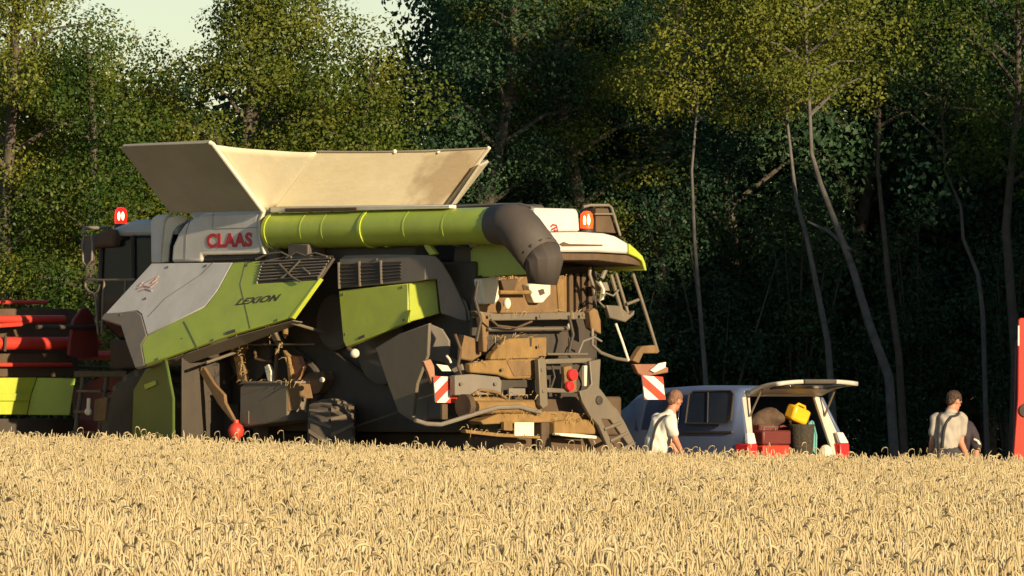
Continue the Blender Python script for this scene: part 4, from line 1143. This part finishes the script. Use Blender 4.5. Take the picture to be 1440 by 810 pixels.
def leaves(name, centers, radii, counts, size, m, parent, seed, flat=.35):
    g = np.random.default_rng(seed)
    P, D = [], []
    for c, r_, n in zip(centers, radii, counts):
        v = g.normal(size=(n,3)); v /= np.linalg.norm(v,axis=1)[:,None]
        rad = g.uniform(.2,1,n)**.5; D.append(v)
        P.append(np.array(c) + v*rad[:,None]*np.array(r_))
    P = np.concatenate(P); N = len(P)
    nrm = g.normal(size=(N,3))*.62 + np.concatenate(D)*.85; nrm[:,2] += flat; nrm /= np.linalg.norm(nrm,axis=1)[:,None]
    t = g.normal(size=(N,3)); t -= (t*nrm).sum(1)[:,None]*nrm; t /= np.linalg.norm(t,axis=1)[:,None]
    b = np.cross(nrm,t)
    s = size*g.uniform(.6,1.35,N)[:,None]
    verts = np.stack([P - t*s*.5, P + b*s*.30 + nrm*s*.06, P + t*s*.5, P - b*s*.30 + nrm*s*.06],1).reshape(-1,3)
    me = bpy.data.meshes.new(name)
    me.vertices.add(N*4); me.vertices.foreach_set('co', verts.ravel())
    me.loops.add(N*4); me.loops.foreach_set('vertex_index', np.arange(N*4, dtype=np.int32))
    me.polygons.add(N); me.polygons.foreach_set('loop_start', np.arange(0,N*4,4,dtype=np.int32))
    me.update(calc_edges=True); me.validate()
    me.materials.append(M[m])
    o = bpy.data.objects.new(name, me); C.objects.link(o)
    if parent: o.parent = parent
    return o

def make_tree(name, H, hb, Rc, m, seed, bark='bark', trunk=None, tr=.16, size=.066, dens=1.6, top=1.0, nl=16, origin=(0,0,0), blobr=(.45,.95)):
    g = np.random.default_rng(seed)
    root = empty(name, origin)
    if trunk is None:
        trunk = [(g.normal(0,.12)*t*H*.25, g.normal(0,.12)*t*H*.25, H*t*.92) for t in (0,.2,.4,.6,.8,1.0)]
        trunk[0] = (0,0,-.05)
    T = [Vector(p) for p in trunk]
    def on(z):
        for i in range(len(T)-1):
            if T[i].z <= z <= T[i+1].z:
                return T[i].lerp(T[i+1], (z-T[i].z)/(T[i+1].z-T[i].z))
        return T[-1]
    mb = MB()
    n = len(T)
    mb.tube(T, [tr*(1-.8*i/(n-1)) for i in range(n)], 9)
    cen, rad, cnt = [], [], []
    for i in range(nl):
        f = (i+g.uniform(0,1))/nl
        z0 = hb + (H*.9-hb)*f
        prof = (math.sin(math.pi*min(1,(.18+.78*f)**.9)))**.7
        L = Rc*prof*g.uniform(.55,1.1)
        az = i*2.399 + g.uniform(-.4,.4)
        rise = g.uniform(.1,.55)*L + .15
        s = on(z0*.93)
        e = s + Vector((math.cos(az)*L, math.sin(az)*L, rise))
        mid = s.lerp(e,.5) + Vector((0,0,.12*L))
        rr = max(.02, tr*.42*(1-f*.6))
        mb.tube([s, mid, e], [rr, rr*.65, rr*.3], 6)
        for q, w in ((e,1.0),(mid.lerp(e,.3),.8)):
            rb = g.uniform(*blobr)*w*(.75+.25*Rc/2)
            jit = g.normal(0,.22,3)
            cen.append((q.x+jit[0], q.y+jit[1], q.z+jit[2]))
            rad.append((rb*g.uniform(.85,1.2), rb*g.uniform(.85,1.2), rb*g.uniform(.55,.9)))
            cnt.append(int(330*dens*rb*rb*g.uniform(.6,1.25)*(.13/size)**2))
    cen.append(tuple(T[-1])); rad.append((.6,.6,.8)); cnt.append(int(220*dens*(.13/size)**2))
    mb.build('trunk', bark, root, 0, 50)
    leaves('crown', cen, rad, cnt, size, m, root, seed+1)
    return root

def make_shrub(name, H, W_, m, seed, origin, size=.13, dens=1.0):
    g = np.random.default_rng(seed)
    root = empty(name, origin)
    mb = MB(); cen, rad, cnt = [], [], []
    for i in range(9):
        az = g.uniform(0,6.28); L = W_*g.uniform(.1,.8); h = H*g.uniform(.35,.92)
        e = Vector((math.cos(az)*L, math.sin(az)*L*.7, h))
        mb.tube([(g.normal(0,.08),g.normal(0,.08),-.03), (e.x*.4,e.y*.4,h*.5), e], [.035,.025,.01], 5)
        r_ = W_*g.uniform(.3,.5)
        for q in (e, e*.6):
            cen.append(tuple(q)); rad.append((r_*1.1,r_*.9,r_*g.uniform(.7,1.1))); cnt.append(int(300*dens*r_*r_*(.13/size)**2))
    cen.append((0,0,.35)); rad.append((W_*.9,W_*.7,.5)); cnt.append(int(240*dens))
    mb.build('stems', 'bark', root, 0, 50)
    leaves('foliage', cen, rad, cnt, size, m, root, seed+1)
    return root

def gp(px, Y): return ((px-720.0)/F*Y, Y, 0.0)
def zz(py, Y): return CAMZ + (HORIZON-py)/F*Y
# --- edge trees one can tell apart
def T(name, label, px, Y, H, hb, Rc, m, seed, **kw):
    t = make_tree(name, H, hb, Rc, m, seed, origin=gp(px, Y), **kw)
    return tag(t, label, 'tree', 'trees along the wood edge')
T('broadleaf_tree', 'tall sunlit broadleaf tree filling the upper left corner', 8, 128, 11.5, 1.2, 1.65, 'leaf_mid', 11, nl=42, dens=1.2)
T('broadleaf_tree', 'lower ragged tree just left of the small sky gap', 118, 127, 7.7, 1.0, 1.25, 'leaf_mid', 23, nl=30, dens=1.2)
T('broadleaf_tree', 'broad sunlit tree standing above the raised grain tank cover', 335, 129, 10.5, 1.2, 1.6, 'leaf_mid', 31, nl=54, dens=1.2)
T('broadleaf_tree', 'small yellowish tree under the wide sky gap', 508, 128, 7.6, 1.2, 1.1, 'leaf_yellow', 42, nl=30, dens=1.2)
T('broadleaf_tree', 'bushy tree filling the space between the cab beacon and the upper left tree', 60, 130, 8.2, 1.0, 1.3, 'leaf_mid', 203, nl=36, dens=1.2)
T('broadleaf_tree', 'bushy tree just left of the wide sky gap', 420, 130.5, 7.6, 1.0, 1.2, 'leaf_mid', 214, nl=36, dens=1.2)
T('broadleaf_tree', 'bushy dark green tree under the small sky gap', 222, 130, 7.4, .9, 1.2, 'leaf_mid', 225, nl=34, dens=1.2)
T('broadleaf_tree', 'large dark tree on the right side of the wide sky gap', 695, 130, 12.0, 1.3, 1.5, 'leaf_shaded', 53, nl=42, dens=1.2)
T('broadleaf_tree', 'tall tree with sunlit top behind the unloading spout', 800, 131, 12.5, 2.0, 1.7, 'leaf_mid', 64, nl=40, dens=1.2)
T('broadleaf_tree', 'leafy tree above the rear beacon of the combine', 925, 132, 12.0, 2.2, 1.7, 'leaf_shaded', 75, nl=40, dens=1.2)
T('broadleaf_tree', 'dark tree at the upper right corner with a lit spray of leaves', 1425, 126, 11.5, 5.2, 1.3, 'leaf_mid', 86, nl=22, dens=1.0, tr=.10)
def path(pts, Y, px0):
    x0 = (px0-720)/F*Y
    return [((px-720)/F*Y - x0, dy, zz(py, Y) if py is not None else -.05) for px, py, dy in pts]
T('slender_tree', 'pale trunked leaning tree, the thickest bare stem above the van', 1262, 125, 10.5, 6.3, 1.5, 'leaf_mid', 97, bark='palebark',
  trunk=path([(1262,None,0),(1250,530,0),(1222,455,0),(1200,380,0),(1180,325,.1),(1155,260,.15),(1142,215,.2),(1138,120,.3),(1130,-60,.3)],125,1262), tr=.085, nl=15, dens=.75)
T('slender_tree', 'thin pale stem left of the thickest leaning trunk', 1180, 125.6, 10.0, 6.4, 1.3, 'leaf_mid', 108, bark='palebark',
  trunk=path([(1180,None,0),(1164,480,0),(1150,410,0),(1134,330,.1),(1120,280,.1),(1114,225,.2),(1100,100,.3),(1080,-60,.3)],125.6,1180), tr=.06, nl=15, dens=.8)
T('slender_tree', 'thin upright pale stem right of the combine rear', 1000, 126.3, 9.5, 6.2, 1.2, 'leaf_mid', 119, bark='palebark',
  trunk=path([(1000,None,0),(992,530,0),(984,430,0),(977,340,.1),(973,240,.1),(985,100,.2),(1000,-40,.3)],126.3,1000), tr=.048, nl=13, dens=.8)
T('slender_tree', 'faint grey stem just right of the thickest leaning trunk', 1275, 127.5, 9.5, 6.2, 1.3, 'leaf_mid', 131, bark='bark',
  trunk=path([(1275,None,0),(1264,500,0),(1250,400,0),(1243,320,.1),(1235,240,.1),(1240,80,.2),(1250,-60,.3)],127.5,1275), tr=.07, nl=11, dens=.8)
T('slender_tree', 'crooked grey stem above the man in braces', 1390, 127.0, 9.5, 5.8, 1.3, 'leaf_shaded', 142, bark='palebark',
  trunk=path([(1390,None,0),(1382,440,0),(1375,385,0),(1355,335,.1),(1352,290,.1),(1330,240,.1),(1320,80,.2),(1310,-60,.3)],127.0,1390), tr=.045, nl=13, dens=.8)
br = MB().tube([Vector(at(1196,352,125)), Vector(at(1165,325,125.3)), Vector(at(1136,312,125.5))], [.035,.028,.022], 6)
lt = [o for o in C.objects if o.name == 'slender_tree'][0]
bo = br.build('branch', 'palebark', lt); bo.matrix_parent_inverse = Matrix.Translation(-lt.location)

# --- undergrowth shrubs along the foot of the wood
shr_l = ['shrub low against the wood behind the red header', 'dark shrub behind the cab and its handrails', 'dark shrub behind the raised side panel', 'shrub hidden behind the unloading auger',
         'dark shrub behind the rear hood', 'dark shrub to the right of the combine rear', 'dark shrub behind the van roof', 'dark shrub behind the raised tailgate', 'dark shrub between the van and the man in braces', 'dark shrub next to the red implement', 'low dark shrub just right of the raised tailgate']
for i, (px, h_) in enumerate(((50,4.1),(190,3.9),(350,3.8),(520,4.0),(690,4.2),(860,4.2),(1010,5.0),(1120,5.4),(1290,5.2),(1420,5.2),(1228,3.0))):
    s = make_shrub('shrub', h_, 1.25, 'leaf_shaded', 300+i*7, gp(px, 129.5 + (i%3)*.7 + (.5 if px > 950 else -2)), size=.07, dens=1.5)
    tag(s, shr_l[i], 'shrub', 'shrubs along the foot of the wood')

# --- deeper rows of the wood, dense and dark
prot = [make_tree('broadleaf_tree', 9.5, .8, 2.1, 'leaf_shaded', 500+i*13, nl=32, dens=1.25, size=.105, blobr=(.65,1.1)) for i in range(3)]
slots = []
for row, (Y, step) in enumerate(((135.5, 2.0), (140, 2.1), (145, 2.3))):
    x = -24 + row*.7
    while x < 30:
        slots.append((x + random.uniform(-.4,.4), Y + random.uniform(-.8,.8))); x += step
first = [True]*3
for i, (x, Y) in enumerate(slots):
    px = 720 + x*F/Y
    if px < 590:
        hh = zz(150 if px < 225 or px > 425 else 40, Y)     # lower crowns leave the gaps of sky open
        hh = min(hh, 9) * random.uniform(.90, 1.0)
    else:
        hh = random.uniform(11, 13.5)
    v = i % 3
    if first[v]: t = prot[v]; first[v] = False
    else: t = copy_tree(prot[v])
    t.location = (x, Y, 0); t.rotation_euler = (0,0,random.uniform(0,6.28))
    s = hh/10.0
    t.scale = (min(s,1.15), min(s,1.15), s)
    tag(t, 'dark broadleaf tree deep in the wood behind the edge trees', 'tree', 'trees deep in the wood')

# --- tall trees of the same wood to the right, which throw the shade on it
for j, (x, Y, hh) in enumerate(((12.5,111.5,9.2),(14.5,107,10),(16.5,113.5,10.5),(17.5,103,11.5),(19.5,108,11.5),(22,102,12),(22,114,12),(25,106,12.5),(26,99,13),(13.2,118,10),(15.5,123,10.5),(12.6,129,11),(15,118.5,10),(16.8,94,13.5),(19.3,91.5,14.5),(22,93.5,15),(24.5,91,15.5),(27,93,15.5),(29.7,91,15.5),(32.5,93,15.5),(19,112,11))):
    t = copy_tree(prot[j%3]); t.location = (x, Y, 0); t.rotation_euler = (0,0,random.uniform(0,6.28))
    t.scale = (1.3,1.3,hh/10.0)
    tag(t, 'broadleaf tree of the wood beyond the right edge', 'tree', 'trees beyond the right edge')
# --- far wood that closes the view between the trunks
g = np.random.default_rng(99)
cen = [(x, 151 + g.uniform(-1,2.5), z) for x in np.arange(-30,32,1.3) for z in np.arange(.1, 9.5, 1.15) if not (z > (zz(125,151) if x < -.9 else 99))]
fw = leaves('far_wood', cen, [(1.1,.8,1.0)]*len(cen), [950 if c[2] < 4 else 520 for c in cen], .17, 'leaf_shaded', None, 98)
tag(fw, kind='stuff'); fw['label'] = 'dense dark wood closing the view between the tree trunks'; fw['category'] = 'wood'

# ================================================================== WHEAT
def wheat_mat(name, c1, c2, trans=.2):
    m = leaf_mat(name, c1, c2, trans)
    for n in m.node_tree.nodes:
        if n.type == 'TEX_NOISE': n.inputs['Scale'].default_value = 9
    nt = m.node_tree
    mx = [n for n in nt.nodes if n.type == 'MIX'][0]
    geo = nt.nodes.new('ShaderNodeNewGeometry'); big = nt.nodes.new('ShaderNodeTexNoise')
    big.inputs['Scale'].default_value = .55; big.inputs['Detail'].default_value = 4
    nt.links.new(geo.outputs['Position'], big.inputs['Vector'])
    mr2 = nt.nodes.new('ShaderNodeMapRange'); mr2.inputs['From Min'].default_value = .3; mr2.inputs['From Max'].default_value = .7
    mr2.inputs['To Min'].default_value = .80; mr2.inputs['To Max'].default_value = 1.08
    nt.links.new(big.outputs['Fac'], mr2.inputs['Value'])
    sc_ = nt.nodes.new('ShaderNodeVectorMath'); sc_.operation = 'SCALE'
    for l in list(mx.outputs[2].links):
        to = l.to_socket; nt.links.remove(l); nt.links.new(sc_.outputs[0], to)
    nt.links.new(mx.outputs[2], sc_.inputs[0]); nt.links.new(mr2.outputs[0], sc_.inputs['Scale'])
    return m
M['ear'] = wheat_mat('wheat_ear', (0.60, 0.475, 0.245), (0.78, 0.64, 0.38), .32)
M['stalk'] = wheat_mat('wheat_stalk', (0.57, 0.45, 0.235), (0.75, 0.61, 0.36), .38)

def clump(seed, n, half, tall=0.0):
    g = np.random.default_rng(seed)
    V, Fc, MI = [], [], []
    def ring_tube(path, rads, k, mi):
        base = len(V)
        for i, p in enumerate(path):
            d = path[min(i+1,len(path)-1)] - path[max(i-1,0)]
            d = d/np.linalg.norm(d)
            a = np.cross(d, [.3,.9,.1]); a /= np.linalg.norm(a); b = np.cross(d,a)
            for j in range(k):
                t = 2*math.pi*j/k
                V.append(p + (a*math.cos(t)+b*math.sin(t))*rads[i])
        for i in range(len(path)-1):
            for j in range(k):
                Fc.append((base+i*k+j, base+i*k+(j+1)%k, base+(i+1)*k+(j+1)%k, base+(i+1)*k+j)); MI.append(mi)
    for s in range(n):
        x, y = g.uniform(-half, half, 2)
        h = .79 + g.normal(0,.06) 
        az = g.uniform(0,6.28); lean = abs(g.normal(0,.06)); nod = abs(g.normal(0,.55)); hook = g.random() < .025
        if hook: h += g.uniform(.05,.17); nod = g.uniform(2.0, 3.3)
        hd_ = np.array([math.cos(az), math.sin(az), 0])
        p = np.array([x,y,0.]); pts = [p.copy()]
        for t, q in ((.45,.45),(.80,.35),(1.0,.2)):
            p = p + np.array([0,0,h*q]) + hd_*lean*h*q*(1+t); pts.append(p.copy())
        ring_tube(pts, [.0024,.0022,.0019,.0016], 3, 1)
        L = g.uniform(.07,.10) * (1.25 if hook else 1); ang = nod*.25; ear = [p.copy()]
        for i in range(4):
            ang += nod*.22
            p = p + (np.array([0,0,math.cos(ang)]) + hd_*math.sin(ang))*L/4; ear.append(p.copy())
        r_ = g.uniform(.0050,.0068) * (1.25 if hook else 1)
        ring_tube(ear, [.003, r_, r_*1.05, r_*.85, .002], 5, 0)
        if g.random() < .8:                     # a dry blade
            z = h*g.uniform(.45,.85); a2 = g.uniform(0,6.28); d2 = np.array([math.cos(a2),math.sin(a2),0]); pr = np.array([-d2[1],d2[0],0])
            q0 = np.array([x,y,z]); l2 = g.uniform(.10,.22); base = len(V)
            for t, w in ((0,.005),(.5,.006),(1,.001)):
                c = q0 + d2*l2*t*.7 + np.array([0,0,l2*(.5*t-.9*t*t)])
                V.append(c-pr*w); V.append(c+pr*w)
            for i in range(2): Fc.append((base+2*i, base+2*i+1, base+2*i+3, base+2*i+2)); MI.append(1)
    me = bpy.data.meshes.new('wheat_clump')
    me.from_pydata([tuple(v) for v in V], [], Fc); me.update()
    me.materials.append(M['ear']); me.materials.append(M['stalk'])
    me.polygons.foreach_set('material_index', MI)
    for p in me.polygons: p.use_smooth = True
    return bpy.data.objects.new('wheat_clump', me)
wc = bpy.data.collections.new('wheat_clumps')
HALF = .30
for s in range(6): wc.objects.link(clump(900+s, 165, HALF))

def y_edge(x): return 97.2 - .62*x*.55 + .35*math.sin(x*1.3) + .2*math.sin(x*3.7+1)
pts = []
y = 28.0
while y < 104:
    hwid = .5*1440/F*y + 2.2
    x = -hwid
    while x < hwid:
        xx = x + random.uniform(-.16,.16); yy = y + random.uniform(-.16,.16)
        if yy < y_edge(xx): pts.append((xx, yy, float(terrain(xx,yy)) - .02))
        x += .5
    y += .5
me = bpy.data.meshes.new('wheat')
me.from_pydata(pts, [], []); me.update()
wh = bpy.data.objects.new('wheat', me); C.objects.link(wh)
tag(wh, 'ripe golden wheat standing across the whole foreground', 'wheat', kind='stuff')
ng = bpy.data.node_groups.new('wheat_scatter', 'GeometryNodeTree')
ng.interface.new_socket('Geometry', in_out='INPUT', socket_type='NodeSocketGeometry')
ng.interface.new_socket('Geometry', in_out='OUTPUT', socket_type='NodeSocketGeometry')
gi = ng.nodes.new('NodeGroupInput'); go = ng.nodes.new('NodeGroupOutput')
ci = ng.nodes.new('GeometryNodeCollectionInfo'); ci.inputs['Collection'].default_value = wc
ci.inputs['Separate Children'].default_value = True; ci.inputs['Reset Children'].default_value = True
ip = ng.nodes.new('GeometryNodeInstanceOnPoints'); ip.inputs['Pick Instance'].default_value = True
rv = ng.nodes.new('FunctionNodeRandomValue'); rv.data_type = 'FLOAT_VECTOR'
rv.inputs[0].default_value = (0,0,0); rv.inputs[1].default_value = (.04,.04,6.283)
rs = ng.nodes.new('FunctionNodeRandomValue'); rs.data_type = 'FLOAT_VECTOR'; rs.inputs['Seed'].default_value = 4
rs.inputs[0].default_value = (.95,.95,.94); rs.inputs[1].default_value = (1.1,1.1,1.05)
ri = ng.nodes.new('FunctionNodeRandomValue'); ri.data_type = 'INT'; ri.inputs['Seed'].default_value = 9
ri.inputs[4].default_value = 0; ri.inputs[5].default_value = 5
L = ng.links.new
L(gi.outputs[0], ip.inputs['Points']); L(ci.outputs[0], ip.inputs['Instance'])
L(ri.outputs[2], ip.inputs['Instance Index']); L(rv.outputs[0], ip.inputs['Rotation']); L(rs.outputs[0], ip.inputs['Scale'])
L(ip.outputs[0], go.inputs[0])
wh.modifiers.new('scatter', 'NODES').node_group = ng
